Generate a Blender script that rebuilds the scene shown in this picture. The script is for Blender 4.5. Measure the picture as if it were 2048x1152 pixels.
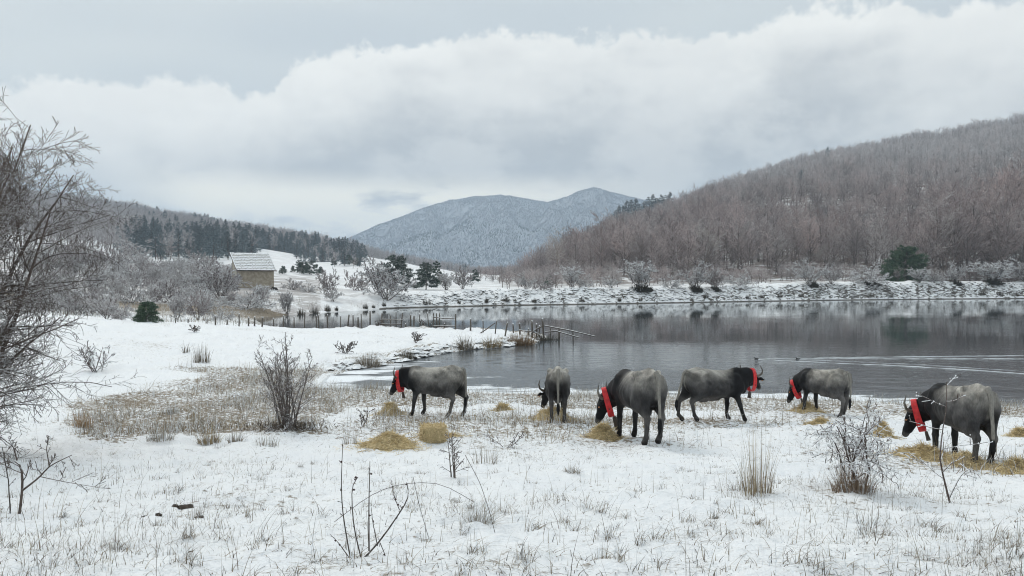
import bpy, math, random
import numpy as np
from mathutils import Vector, Matrix

# ------------------------------------------------------------------ scene, camera, light
sc = bpy.context.scene
for o in list(bpy.data.objects): bpy.data.objects.remove(o)
F = 1540.0            # focal length in pixels of a 2048-wide picture
HZ = 560.0            # picture row of the horizon
EYE = 4.2             # eye height above the lake
cam_d = bpy.data.cameras.new('camera'); cam = bpy.data.objects.new('camera', cam_d)
sc.collection.objects.link(cam); sc.camera = cam
cam.location = (0, 0, EYE); cam.rotation_euler = (math.radians(90), 0, 0)
cam_d.sensor_width = 36; cam_d.lens = 36 * F / 2048; cam_d.shift_y = -(576 - HZ) / 2048
cam_d.clip_start = 0.05; cam_d.clip_end = 20000
sc.view_settings.view_transform = 'Standard'; sc.view_settings.look = 'None'
sc.view_settings.gamma = 1.0; sc.view_settings.use_curve_mapping = False
sc.view_settings.exposure = 0.0
sc.render.engine = 'CYCLES'
sc.cycles.use_denoising = True; sc.cycles.use_adaptive_sampling = True; sc.cycles.adaptive_threshold = 0.03; sc.cycles.filter_width = 1.05
sc.cycles.max_bounces = 4; sc.cycles.diffuse_bounces = 2; sc.cycles.glossy_bounces = 2
sc.cycles.transmission_bounces = 2; sc.cycles.volume_bounces = 1; sc.cycles.transparent_max_bounces = 4
sc.cycles.caustics_reflective = False; sc.cycles.caustics_refractive = False

SUN_EL, SUN_AZ = math.radians(42), math.radians(-35)     # azimuth from +Y towards +X
sun_d = bpy.data.lights.new('sun', 'SUN'); sun = bpy.data.objects.new('sun', sun_d)
sc.collection.objects.link(sun)
sun_d.energy = 1.3; sun_d.angle = math.radians(24); sun_d.color = (1.0, 0.94, 0.86)
sdir = Vector((math.sin(SUN_AZ) * math.cos(SUN_EL), math.cos(SUN_AZ) * math.cos(SUN_EL), math.sin(SUN_EL)))
sun.rotation_euler = sdir.to_track_quat('Z', 'Y').to_euler()

# ------------------------------------------------------------------ node helper
class NT:
    def __init__(s, tree): s.t = tree; s.n = tree.nodes; s.l = tree.links
    def new(s, typ, **kw):
        n = s.n.new(typ)
        for k, v in kw.items():
            setattr(n, k, v)
        return n
    def put(s, sock, v):
        if v is None: return
        if isinstance(v, bpy.types.NodeSocket): s.l.new(v, sock)
        else:
            if isinstance(v, (tuple, list)) and sock.type == 'RGBA' and len(v) == 3: v = (*v, 1)
            sock.default_value = v
    def m(s, op, a, b=None, c=None, clamp=False):
        n = s.new('ShaderNodeMath', operation=op, use_clamp=clamp)
        s.put(n.inputs[0], a); s.put(n.inputs[1], b); s.put(n.inputs[2], c)
        return n.outputs[0]
    def ss(s, v, lo, hi, a=0.0, b=1.0):
        n = s.new('ShaderNodeMapRange', interpolation_type='SMOOTHSTEP')
        s.put(n.inputs[0], v); s.put(n.inputs[1], lo); s.put(n.inputs[2], hi); s.put(n.inputs[3], a); s.put(n.inputs[4], b)
        return n.outputs[0]
    def mix(s, f, a, b, blend='MIX'):
        n = s.new('ShaderNodeMix', data_type='RGBA', blend_type=blend)
        s.put(n.inputs[0], f); s.put(n.inputs[6], a); s.put(n.inputs[7], b)
        return n.outputs[2]
    def noise(s, vec, scale, detail=4, rough=0.55, dist=0.0):
        n = s.new('ShaderNodeTexNoise'); s.put(n.inputs['Vector'], vec)
        n.inputs['Scale'].default_value = scale; n.inputs['Detail'].default_value = detail
        n.inputs['Roughness'].default_value = rough; n.inputs['Distortion'].default_value = dist
        return n.outputs[0]
    def vmul(s, vec, k):
        n = s.new('ShaderNodeVectorMath', operation='MULTIPLY'); s.put(n.inputs[0], vec); n.inputs[1].default_value = k
        return n.outputs[0]
    def sep(s, v):
        n = s.new('ShaderNodeSeparateXYZ'); s.put(n.inputs[0], v); return n.outputs
    def comb(s, x, y, z):
        n = s.new('ShaderNodeCombineXYZ'); s.put(n.inputs[0], x); s.put(n.inputs[1], y); s.put(n.inputs[2], z); return n.outputs[0]
    def attr(s, name):
        n = s.new('ShaderNodeAttribute', attribute_name=name); return n.outputs
    def bump(s, h, strength, dist):
        n = s.new('ShaderNodeBump'); s.put(n.inputs['Height'], h)
        n.inputs['Strength'].default_value = strength; n.inputs['Distance'].default_value = dist
        return n.outputs[0]

def pix_dir(px, py):
    az = math.atan((px - 1024) / F); return az, math.atan((HZ - py) / F * math.cos(az))

# ------------------------------------------------------------------ world: overcast sky with a cumulus bank
def build_world():
    w = bpy.data.worlds.new('World'); sc.world = w; w.use_nodes = True
    t = NT(w.node_tree); w.node_tree.nodes.clear()
    out = t.new('ShaderNodeOutputWorld'); bg = t.new('ShaderNodeBackground'); bg.inputs[1].default_value = 0.1
    t.l.new(bg.outputs[0], out.inputs[0])
    sky = t.new('ShaderNodeTexSky', sky_type='NISHITA', sun_disc=False)
    sky.sun_elevation = SUN_EL; sky.sun_rotation = SUN_AZ; sky.dust_density = 2.0
    d = t.new('ShaderNodeTexCoord').outputs['Generated']
    x, y, z = t.sep(d)
    az = t.m('ARCTAN2', x, y); el = t.m('ARCSINE', z)
    # upper edge of the cloud bank
    pts = [(-500, 190), (0, 180), (130, 150), (230, 172), (290, 158), (330, 150), (370, 168), (430, 172), (480, 188), (540, 168), (590, 110),
           (660, 92), (780, 82), (870, 66), (960, 56), (1040, 64), (1100, 84), (1180, 84), (1250, 66), (1380, 74),
           (1490, 60), (1545, 38), (1570, 12), (1650, 0), (1780, 2), (1880, 22), (1930, 6), (2048, -8), (2600, -20)]
    fc = t.new('ShaderNodeFloatCurve'); cv = fc.mapping.curves[0]
    vals = []
    for p in pts:
        a, e = pix_dir(*p); vals.append(((a + 0.85) / 1.7, e / 0.5))
    for i, (cx, cy) in enumerate(vals):
        if i < 2: cv.points[i].location = (cx, cy)
        else: cv.points.new(cx, cy)
    fc.mapping.extend = 'HORIZONTAL'; fc.mapping.update()
    t.put(fc.inputs['Value'], t.m('DIVIDE', t.m('ADD', az, 0.85), 1.7))
    edge = t.m('MULTIPLY', fc.outputs[0], 0.5)
    n1 = t.noise(d, 9.0, 4, 0.6); n2 = t.noise(d, 32.0, 3, 0.65)
    dist_noise = t.m('ADD', t.m('MULTIPLY', t.m('SUBTRACT', n1, 0.5), 0.075), t.m('MULTIPLY', t.m('SUBTRACT', n2, 0.5), 0.05))
    depth = t.m('ADD', t.m('SUBTRACT', edge, el), dist_noise)
    mask = t.ss(depth, -0.003, 0.010)
    soft = t.noise(t.vmul(d, (2.2, 2.2, 5.0)), 2.4, 3, 0.55)
    softw = t.m('MULTIPLY', t.m('SUBTRACT', soft, 0.5), 1.35)
    # sky above the bank
    hi = t.mix(t.ss(t.noise(t.vmul(d, (1, 1, 4)), 1.8, 2), 0.3, 0.7), (0.56, 0.64, 0.70), (0.68, 0.75, 0.775))
    # the bank: bright at its crest, greyer towards its base
    dd = t.m('ADD', t.m('DIVIDE', depth, 0.17), softw, clamp=True)
    bank = t.mix(t.ss(dd, 0.0, 1.0), (0.93, 0.965, 0.96), (0.46, 0.505, 0.545))
    puff = t.ss(t.noise(t.vmul(d, (1, 1, 1.6)), 7.0, 5, 0.62), 0.42, 0.60)
    bank = t.mix(t.m('MULTIPLY', puff, 0.5), bank, (0.83, 0.865, 0.87))
    col = t.mix(mask, hi, bank)
    # paler air under the bank, with warm gaps
    low = t.ss(t.m('ADD', el, t.m('MULTIPLY', softw, 0.06)), 0.115, 0.055)
    col = t.mix(t.m('MULTIPLY', low, 0.85), col, (0.80, 0.85, 0.86))
    gapn = t.noise(t.vmul(d, (1.0, 1.0, 3.0)), 7.5, 4, 0.55)
    gaz = t.m('MULTIPLY', t.ss(az, -0.50, -0.36), t.ss(az, 0.30, -0.06))
    gel = t.m('MULTIPLY', t.ss(el, 0.145, 0.10), t.ss(el, 0.0, 0.05))
    gap = t.m('MULTIPLY', t.m('MULTIPLY', t.ss(gapn, 0.33, 0.50), gel), gaz)
    col = t.mix(t.m('MULTIPLY', gap, 1.0), col, (1.26, 1.24, 1.09))
    # an overcast sky brightens towards the zenith
    gain = t.m('ADD', 1.0, t.ss(el, 0.3, 1.35, 0.0, 0.45))
    col = t.mix(1.0, col, t.comb(gain, gain, gain), 'MULTIPLY')
    col = t.mix(1.0, col, (11.1, 10.75, 10.35), 'MULTIPLY')
    t.l.new(t.mix(0.95, sky.outputs[0], col), bg.inputs[0])
build_world()

# ------------------------------------------------------------------ numpy noise
def _hash(ix, iy, seed):
    with np.errstate(over='ignore'):
        h = (ix.astype(np.int64) * 374761393 + iy.astype(np.int64) * 668265263 + seed * 974711) & 0xffffffff
        h = ((h ^ (h >> 13)) * 1274126177) & 0xffffffff
        h = h ^ (h >> 16)
    return (h & 0xffff) / 65535.0
def vnoise(x, y, seed=0):
    x = np.asarray(x, float); y = np.asarray(y, float)
    ix = np.floor(x); iy = np.floor(y); fx = x - ix; fy = y - iy
    fx = fx * fx * fx * (fx * (fx * 6 - 15) + 10); fy = fy * fy * fy * (fy * (fy * 6 - 15) + 10)
    a = _hash(ix, iy, seed); b = _hash(ix + 1, iy, seed); c = _hash(ix, iy + 1, seed); d = _hash(ix + 1, iy + 1, seed)
    return (a + (b - a) * fx) * (1 - fy) + (c + (d - c) * fx) * fy - 0.5
def fbm(x, y, seed=0, oct=4, gain=0.5):
    s = 0; a = 1.0
    for i in range(oct):
        c_, s_ = math.cos(0.6 * i), math.sin(0.6 * i)
        s = s + a * vnoise((x * c_ - y * s_) * 2 ** i + 17.3 * i, (x * s_ + y * c_) * 2 ** i - 9.1 * i, seed + i); a *= gain
    return s
def sstep(x, a, b):
    t = np.clip((x - a) / (b - a), 0, 1); return t * t * (3 - 2 * t)

# ------------------------------------------------------------------ the lie of the land
def wl(px, py):
    D = EYE * F / (py - HZ); return ((px - 1024) / F * D, D)
LAKE = [wl(*p) for p in [
    (2700, 850), (2048, 822), (1900, 814), (1700, 803), (1500, 797), (1300, 793), (1100, 790), (930, 786), (780, 781), (690, 781), (636, 776),
    (660, 754), (700, 741), (755, 734), (810, 723), (850, 714), (905, 704), (960, 698), (1020, 693), (1066, 686), (1098, 676),
    (1085, 671), (1000, 666), (900, 664), (800, 663), (700, 662), (600, 661), (530, 652),
    (505, 637), (585, 629.5), (650, 625), (700, 622), (800, 616), (1000, 611), (1150, 609), (1300, 606.5), (1500, 603),
    (1700, 600), (1850, 598.5), (2048, 597), (2700, 592)]]
LK = np.array(LAKE)
def lake_sd(x, y):
    """signed distance to the shore, positive on land"""
    x = np.asarray(x, float); y = np.asarray(y, float)
    d = np.full(x.shape, 1e9); inside = np.zeros(x.shape, bool)
    n = len(LK)
    for i in range(n):
        ax, ay = LK[i]; bx, by = LK[(i + 1) % n]
        ex, ey = bx - ax, by - ay
        t = np.clip(((x - ax) * ex + (y - ay) * ey) / (ex * ex + ey * ey), 0, 1)
        d = np.minimum(d, (x - ax - t * ex) ** 2 + (y - ay - t * ey) ** 2)
        c = ((ay > y) != (by > y)) & (x < (bx - ax) * (y - ay) / (by - ay + 1e-12) + ax)
        inside ^= c
    d = np.sqrt(d)
    return np.where(inside, -d, d)

NEAR = [(0, 2.62), (4.3, 2.55), (8, 1.97), (13, 1.22), (18, .76), (21, .49), (25, .24)]
COLS = {
 -900: [(30, .5), (45, 1.6), (58, 2.4), (75, 3), (120, 10), (180, 22), (300, 50), (500, 90), (700, 130), (900, 150), (1300, 120)],
 0: [(28, .34), (38, 1.0), (52, 1.8), (75, 1.5), (100, 3.8), (140, 7), (180, 12), (300, 26), (500, 52), (700, 80), (850, 86), (1250, 62)],
 150: [(28, .32), (38, .8), (52, 1.55), (70, 1.0), (100, 3), (140, 6), (180, 10), (300, 22), (500, 45), (700, 69), (800, 73), (1250, 54)],
 300: [(28, .28), (38, .6), (55, 1.1), (72, .55), (90, 1.3), (110, 2.5), (140, 4.4), (180, 7.2), (250, 13), (300, 17), (500, 33), (700, 58), (800, 66), (1250, 46)],
 480: [(28, .24), (38, .45), (56, .6), (75, .35), (90, .8), (108, 2.5), (122, 3.45), (150, 4.6), (200, 8), (300, 16), (350, 19), (450, 23), (600, 36), (800, 53), (1250, 36)],
 600: [(28, .2), (38, .36), (58, .38), (75, .3), (95, .6), (110, 1.7), (130, 3.1), (160, 4.4), (200, 6.3), (300, 12), (400, 17), (600, 27), (800, 43), (1250, 30)],
 700: [(30, .2), (38, .34), (58, .36), (75, .35), (105, 1.0), (120, 1.9), (140, 2.9), (180, 5), (250, 9), (400, 16.6), (450, 16), (600, 22), (800, 30), (1250, 24)],
 850: [(30, .2), (40, .34), (60, .4), (100, .5), (118, 1.3), (126, 2.2), (150, 2.6), (200, 5), (350, 11.2), (420, 9), (600, 14), (900, 19), (1300, 15)],
 930: [(30, .2), (45, .34), (60, .36), (100, .5), (126, 2.3), (150, 2.4), (200, 3.4), (300, 5), (400, 5), (600, 8), (900, 11), (1300, 8)],
 1000: [(30, .2), (45, .34), (60, .36), (100, 1), (130, 2.45), (150, 2.4), (250, 3), (400, 4), (600, 7), (900, 10), (1300, 6)],
 1060: [(30, .2), (50, .3), (60, .3), (100, 1), (132, 2.45), (150, 2.4), (250, 2.8), (300, 3), (400, 3), (700, 3), (1300, 4)],
 1100: [(30, .2), (60, .3), (100, 1), (134, 2.5), (180, 2.8), (250, 5), (350, 9), (450, 10), (700, 5), (1300, 4)],
 1200: [(30, .2), (100, 1), (136, 2.55), (180, 3), (250, 8.5), (350, 18), (450, 28), (520, 30), (700, 20), (1300, 6)],
 1300: [(30, .2), (100, 1), (140, 2.6), (185, 3.1), (250, 10), (350, 24), (450, 36), (540, 45), (600, 46), (800, 35), (1300, 10)],
 1440: [(30, .2), (100, 1), (146, 2.8), (188, 3.3), (250, 13), (350, 32), (450, 51), (600, 75), (680, 77), (900, 60), (1300, 25)],
 1640: [(30, .2), (100, 1), (158, 3.2), (192, 4.0), (250, 15), (350, 39), (450, 63), (650, 103), (730, 107), (1000, 80), (1300, 50)],
 1850: [(30, .2), (100, 1), (168, 3.5), (198, 4.2), (240, 14), (270, 19), (350, 42), (450, 69), (680, 124), (760, 127), (1000, 100), (1300, 60)],
 2048: [(30, .2), (100, 1), (176, 3.8), (200, 4.4), (235, 19), (265, 26), (320, 33), (350, 41), (450, 76), (700, 147), (780, 151), (1000, 120), (1300, 80)],
 2900: [(30, .3), (100, 2), (176, 5), (200, 9), (240, 24), (270, 33), (350, 52), (450, 90), (700, 180), (780, 190), (1000, 170), (1300, 120)],
}
_pxg = np.arange(-900, 2901, 20.0); _lg = np.linspace(math.log(0.5), math.log(1500), 420)
def _build_table():
    ks = sorted(COLS); Dg = np.exp(_lg)
    prof = []
    for k in ks:
        p = NEAR + COLS[k]; D, z = zip(*p); prof.append(np.interp(Dg, D, z))
    prof = np.array(prof); T = np.empty((len(_pxg), len(_lg)))
    for j in range(len(_lg)): T[:, j] = np.interp(_pxg, ks, prof[:, j])
    def blur(A, axis, r):
        k = np.exp(-np.linspace(-2, 2, 2 * r + 1) ** 2); k /= k.sum()
        pad = [(0, 0), (0, 0)]; pad[axis] = (r, r); B = np.pad(A, pad, mode='edge')
        return sum(k[i] * np.take(B, np.arange(i, i + A.shape[axis]), axis) for i in range(2 * r + 1))
    return blur(blur(T, 0, 3), 1, 3)
_T = _build_table()
MT = [(-2500, 520), (-500, 500), (300, 520), (600, 505), (690, 476), (760, 446), (850, 414), (900, 400), (945, 391), (1000, 389), (1045, 395), (1095, 402),
      (1140, 389), (1187, 373), (1240, 387), (1300, 400), (1420, 402), (1600, 380), (2100, 330), (3500, 320)]
def polar(x, y):
    r = np.hypot(x, y); D = np.maximum(y, r * 0.35)
    az = np.clip(np.arctan2(x, y), -1.0, 1.0)
    return 1024 + F * np.tan(az), np.maximum(D, 0.5)
def ground0(x, y):
    px, D = polar(x, y)
    u = np.clip((px - _pxg[0]) / 20.0, 0, len(_pxg) - 1.001); v = np.clip((np.log(D) - _lg[0]) / (_lg[1] - _lg[0]), 0, len(_lg) - 1.001)
    i = u.astype(int); j = v.astype(int); fu = u - i; fv = v - j
    return (_T[i, j] * (1 - fu) + _T[i + 1, j] * fu) * (1 - fv) + (_T[i, j + 1] * (1 - fu) + _T[i + 1, j + 1] * fu) * fv
def ground(x, y, fine=True, sd=None):
    x = np.atleast_1d(np.asarray(x, float)); y = np.atleast_1d(np.asarray(y, float))
    px, D = polar(x, y)
    h = ground0(x, y) - 0.2 * sstep(px, 1550, 1920) * sstep(D, 6, 11) * (1 - sstep(D, 15, 21))
    # relief growing with distance
    h = h + sstep(D, 140, 320) * (1 - sstep(D, 1100, 1400)) * 6.0 * fbm(x / 60, y / 60, 3, 3)
    # far mountain
    mp, mz = zip(*MT); top = (HZ - np.interp(px, mp, mz)) / F * 3000 + EYE - 9
    prof = sstep(D, 1500, 3000) * (1 - 0.55 * sstep(D, 3050, 4600))
    rid = np.abs(fbm(px / 70, D / 500, 11, 4)) * 130 * sstep(D, 1600, 2000) * (1 - sstep(D, 2650, 3000))
    hm = top * prof - rid * prof
    h = np.where(D > 1250, np.maximum(h * (1 - sstep(D, 1300, 1700)) , hm), h)
    s = lake_sd(x, y) if sd is None else sd
    # banks
    far = sstep(D, 85, 100)
    pen = (1 - far) * sstep(D, 33, 37) * sstep(px, 640, 700)
    w = np.where(far > 0.5, np.where(px < 880, 7.0, 5.5), np.where(pen > 0.5, 0.9, 3.2))
    base = h * sstep(s, -0.25 * w, w)
    base = np.where((D < 35) & (s > 0), h * np.clip(0.25 + s / 3.2, 0, 1), base)
    base = np.where((D > 75) & (D < 230), base * np.clip(s / (w * 1.0) + 0.04, 0, 1) ** 0.3, base) if False else base
    h = np.where(s > 0, np.maximum(base, 0.05), -0.06 - np.minimum(0.8, -s * 0.12))
    if fine:
        onland = sstep(s, 0.0, 2.0)
        near = 1 - sstep(D, 60, 110)
        amp = 0.075 + 0.02 * sstep(D, 12, 20)
        h = h + onland * near * (0.13 * fbm(x / 2.6, y / 2.6, 21, 3) + amp * fbm(x / 0.5, y / 0.5, 31, 4, 0.6) + 0.05 * np.clip(fbm(x / 0.33, y / 0.33, 36, 2) - .16, 0, 1) * sstep(fbm(x / 3.0, y / 3.0, 37, 2), -.1, .3) * 3)
        bank = sstep(D, 85, 100) * (1 - sstep(s, 7, 10)) * sstep(s, 0, 0.5) * (px > 700)
        h = h + bank * (0.55 * fbm(x / 1.6, y / 1.6, 41, 3) + 0.1)
        edge = pen * sstep(s, 0, .3) * (1 - sstep(s, 2.0, 3.5))
        h = h + edge * 0.28 * fbm(x / 0.8, y / 0.8, 51, 3)
    return h
def gz(x, y): return float(ground(x, y)[0])
def at(px, py, dmin=2.0, dmax=1200):
    """where the line of sight through a picture point meets the ground"""
    D = np.exp(np.linspace(math.log(dmin), math.log(dmax), 4000))
    x = (px - 1024) / F * D; z = EYE + (HZ - py) / F * D
    g = ground(x, D, fine=False); k = np.nonzero(g >= z)[0]
    i = k[0] if len(k) else len(D) - 1
    return float(x[i]), float(D[i]), gz(x[i], D[i])
def by_depth(px, D):
    x = (px - 1024) / F * D; return float(x), float(D), gz(x, D)

# ------------------------------------------------------------------ mesh helpers
COL = sc.collection
def mesh(name, V, faces, smooth=True, attrs=None):
    """faces: list of (n,k) int arrays"""
    me = bpy.data.meshes.new(name); V = np.asarray(V, np.float32)
    if not isinstance(faces, (list, tuple)): faces = [faces]
    faces = [np.asarray(f, np.int32) for f in faces if len(f)]
    loops = np.concatenate([f.ravel() for f in faces]); sizes = np.concatenate([np.full(len(f), f.shape[1], np.int32) for f in faces])
    me.vertices.add(len(V)); me.vertices.foreach_set('co', V.ravel())
    me.loops.add(len(loops)); me.loops.foreach_set('vertex_index', loops)
    me.polygons.add(len(sizes)); starts = np.concatenate([[0], np.cumsum(sizes)[:-1]]).astype(np.int32)
    me.polygons.foreach_set('loop_start', starts)
    me.polygons.foreach_set('use_smooth', np.full(len(sizes), smooth))
    me.update(calc_edges=True)
    for k, a in (attrs or {}).items():
        a = np.asarray(a, np.float32)
        if a.ndim == 1:
            at_ = me.attributes.new(k, 'FLOAT', 'POINT'); at_.data.foreach_set('value', a)
        else:
            at_ = me.attributes.new(k, 'FLOAT_COLOR', 'POINT')
            c = np.ones((len(a), 4), np.float32); c[:, :3] = a; at_.data.foreach_set('color', c.ravel())
    return me
def obj(name, me, mat=None, parent=None, loc=(0, 0, 0), rot=(0, 0, 0), scale=None, kind=None):
    o = bpy.data.objects.new(name, me); COL.objects.link(o)
    if mat and not me.materials: me.materials.append(mat)
    o.location = loc; o.rotation_euler = rot
    if scale is not None: o.scale = (scale,) * 3 if np.isscalar(scale) else scale
    if parent: o.parent = parent
    if kind: o['kind'] = kind
    return o
def tag(o, label, cat, group=None):
    o['label'] = label; o['category'] = cat
    if group: o['group'] = group
    return o
def thing(name, label, cat, loc, rotz=0, group=None, scale=1.0):
    o = bpy.data.objects.new(name, None); COL.objects.link(o)
    o.empty_display_size = 0.2
    o.location = loc; o.rotation_euler = (0, 0, rotz); o.scale = (scale,) * 3 if np.isscalar(scale) else scale
    return tag(o, label, cat, group)

class Geo:
    """collects vertex and face arrays into one mesh"""
    def __init__(s): s.V = []; s.F = {}; s.n = 0; s.A = {}
    def add(s, V, *faces, **attrs):
        V = np.asarray(V, np.float32).reshape(-1, 3)
        for f in faces:
            f = np.asarray(f, np.int32)
            if len(f): s.F.setdefault(f.shape[1], []).append(f + s.n)
        s.V.append(V); s.n += len(V)
        for k, a in attrs.items(): s.A.setdefault(k, []).append(np.asarray(a, np.float32))
    def mesh(s, name, smooth=True):
        return mesh(name, np.concatenate(s.V), [np.concatenate(f) for f in s.F.values()], smooth, {k: np.concatenate(a) for k, a in s.A.items()})

def unit(v): return v / np.maximum(np.linalg.norm(v, axis=-1, keepdims=True), 1e-9)
def tube_arrays(P, R, k, cap=True):
    """P (M,N,3) polylines, R (M,N) radii -> verts, quads"""
    P = np.asarray(P, float); R = np.asarray(R, float)
    M, N, _ = P.shape
    T = np.empty_like(P); T[:, 1:-1] = P[:, 2:] - P[:, :-2]; T[:, 0] = P[:, 1] - P[:, 0]; T[:, -1] = P[:, -1] - P[:, -2]
    T = unit(T); ref = np.where(np.abs(T[:, :1, 2:3]) > 0.9, np.array([[[1., 0, 0]]]), np.array([[[0., 0, 1.]]]))
    ref = np.broadcast_to(ref, T.shape)
    A = unit(np.cross(T, ref)); B = np.cross(T, A)
    th = np.linspace(0, 2 * np.pi, k, endpoint=False) + 0.5
    V = P[:, :, None] + R[:, :, None, None] * (np.cos(th)[None, None, :, None] * A[:, :, None] + np.sin(th)[None, None, :, None] * B[:, :, None])
    idx = np.arange(M * N * k).reshape(M, N, k); nx = np.roll(idx, -1, 2)
    Q = np.stack([idx[:, :-1], nx[:, :-1], nx[:, 1:], idx[:, 1:]], -1).reshape(-1, 4)
    return V.reshape(-1, 3), Q
def spike_arrays(A, B, r, k=3):
    """thin pointed prisms from A to B"""
    M = len(A); T = unit(B - A); ref = np.where(np.abs(T[:, 2:3]) > 0.9, [[1., 0, 0]], [[0., 0, 1.]])
    U = unit(np.cross(T, ref)); W = np.cross(T, U); th = np.linspace(0, 2 * np.pi, k, endpoint=False) + 0.5
    r = np.broadcast_to(np.asarray(r, float), (M,))
    ring = A[:, None] + r[:, None, None] * (np.cos(th)[None, :, None] * U[:, None] + np.sin(th)[None, :, None] * W[:, None])
    V = np.concatenate([ring, B[:, None]], 1); idx = np.arange(M * (k + 1)).reshape(M, k + 1)
    tri = np.concatenate([np.stack([idx[:, i], idx[:, (i + 1) % k], idx[:, k]], -1) for i in range(k)])
    return V.reshape(-1, 3), tri
def grow(P, R, n, t0, t1, a0, a1, ratio, N, up, jit, rr, rng, rtip=0.35, absr=None):
    """n side branches on every polyline; returns their polylines and radii"""
    M, NP, _ = P.shape; seg = np.linalg.norm(np.diff(P, axis=1), axis=2); L = seg.sum(1)
    idx = np.repeat(np.arange(M), n); K = len(idx)
    t = (np.tile(np.arange(n), M) + rng.random(K)) / n * (t1 - t0) + t0
    f = t * (NP - 1); i = np.minimum(f.astype(int), NP - 2); w = (f - i)[:, None]
    p = P[idx, i] * (1 - w) + P[idx, i + 1] * w; tan = unit(P[idx, i + 1] - P[idx, i]); r = R[idx, i] * (1 - w[:, 0]) + R[idx, i + 1] * w[:, 0]
    rnd = rng.normal(size=(K, 3)); perp = unit(np.cross(tan, rnd))
    ang = rng.uniform(a0, a1, K)[:, None]; d = np.cos(ang) * tan + np.sin(ang) * perp
    LL = L[idx] * ratio * rng.uniform(0.55, 1.15, K) * (1.15 - 0.55 * t)
    out = np.empty((K, N, 3)); out[:, 0] = p; step = (LL / (N - 1))[:, None]
    for k in range(1, N):
        d = unit(d + np.array([0, 0, up / N]) + jit * rng.normal(size=(K, 3)))
        out[:, k] = out[:, k - 1] + d * step
    r0 = (r * rr if absr is None else np.minimum(np.full(K, absr), r))[:, None]
    return out, r0 * np.linspace(1, rtip, N)[None]
# ------------------------------------------------------------------ materials
def mat_new(name):
    m = bpy.data.materials.new(name); m.use_nodes = True
    t = NT(m.node_tree); b = m.node_tree.nodes['Principled BSDF']
    return m, t, b
SNOW = (0.88, 0.888, 0.895)
def snowy(name, c1, c2, lo=0.35, hi=0.75, amount=1.0, rough=0.85, nscale=3.0, perobj=0.0, attr=None, frost=0.0):
    """a rough stuff of two mixed colours, snow lying on whatever faces up"""
    m, t, b = mat_new(name)
    pos = t.new('ShaderNodeTexCoord').outputs['Object']
    n = t.noise(pos, nscale, 4)
    base = t.mix(t.ss(n, 0.3, 0.7), c1, c2)
    if attr: base = t.mix(1.0, base, t.attr(attr)[0], 'MULTIPLY')
    if perobj:
        r = t.new('ShaderNodeObjectInfo').outputs['Random']
        g = t.m('ADD', 1.0 - perobj / 2, t.m('MULTIPLY', r, perobj))
        base = t.mix(1.0, base, t.comb(g, t.m('MULTIPLY', g, 0.99), t.m('MULTIPLY', g, 0.985)), 'MULTIPLY')
    if amount > 0:
        nz = t.sep(t.new('ShaderNodeNewGeometry').outputs['Normal'])[2]
        s = t.ss(t.m('ADD', nz, t.m('MULTIPLY', t.m('SUBTRACT', t.noise(pos, nscale * 2.3, 3), 0.5), 0.7)), lo, hi)
        base = t.mix(t.m('MULTIPLY', s, amount), base, SNOW)
    if frost: base = t.mix(frost, base, SNOW)
    t.l.new(base, b.inputs['Base Color']); b.inputs['Roughness'].default_value = rough
    b.inputs['Specular IOR Level'].default_value = 0.2
    return m
def plain(name, c, rough=0.8, c2=None, nscale=6.0, spec=0.3, bump=0.0, bscale=40.0, attr=None):
    m, t, b = mat_new(name)
    pos = t.new('ShaderNodeTexCoord').outputs['Object']
    base = t.mix(t.ss(t.noise(pos, nscale, 4), 0.3, 0.7), c, c2 or tuple(v * 0.8 for v in c))
    if attr: base = t.mix(1.0, base, t.attr(attr)[0], 'MULTIPLY')
    t.l.new(base, b.inputs['Base Color']); b.inputs['Roughness'].default_value = rough
    b.inputs['Specular IOR Level'].default_value = spec
    if bump: t.l.new(t.bump(t.noise(pos, bscale, 4), bump, 0.02), b.inputs['Normal'])
    return m

def ground_material():
    m, t, b = mat_new('snow_and_litter')
    pos = t.new('ShaderNodeTexCoord').outputs['Object']
    lit = t.attr('litter')[2]
    n = t.noise(pos, 8.5, 6, 0.68); nb = t.noise(pos, 0.35, 4, 0.6)
    nn = t.m('ADD', t.m('MULTIPLY', n, 0.75), t.m('MULTIPLY', nb, 0.25))
    thr = t.m('SUBTRACT', 0.80, t.m('MULTIPLY', lit, 0.62))
    f = t.ss(nn, t.m('SUBTRACT', thr, 0.05), t.m('ADD', thr, 0.07))
    brown = t.mix(t.noise(pos, 2.0, 3), (0.13, 0.10, 0.07), (0.31, 0.255, 0.18))
    snow = t.mix(t.ss(t.noise(pos, 1.1, 5), 0.35, 0.65), SNOW, (0.855, 0.868, 0.885))
    t.l.new(t.mix(f, snow, brown), b.inputs['Base Color'])
    b.inputs['Roughness'].default_value = 0.75; b.inputs['Specular IOR Level'].default_value = 0.25
    h = t.m('ADD', t.noise(pos, 9.0, 6, 0.6), t.m('MULTIPLY', t.noise(pos, 45.0, 3), 0.25))
    t.l.new(t.bump(h, 0.8, 0.07), b.inputs['Normal'])
    return m
M_GROUND = ground_material()
def hill_material(name, snow_lo, brown1, brown2):
    m, t, b = mat_new(name)
    pos = t.new('ShaderNodeTexCoord').outputs['Object']
    f = t.ss(t.noise(pos, 0.22, 6, 0.65), snow_lo, snow_lo + 0.2)
    lit = t.attr('litter')[2]
    c = t.mix(t.m('MULTIPLY', f, lit), SNOW, t.mix(t.noise(pos, 0.6, 4), brown1, brown2))
    t.l.new(c, b.inputs['Base Color']); b.inputs['Roughness'].default_value = 0.9
    b.inputs['Specular IOR Level'].default_value = 0.1
    return m
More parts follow.
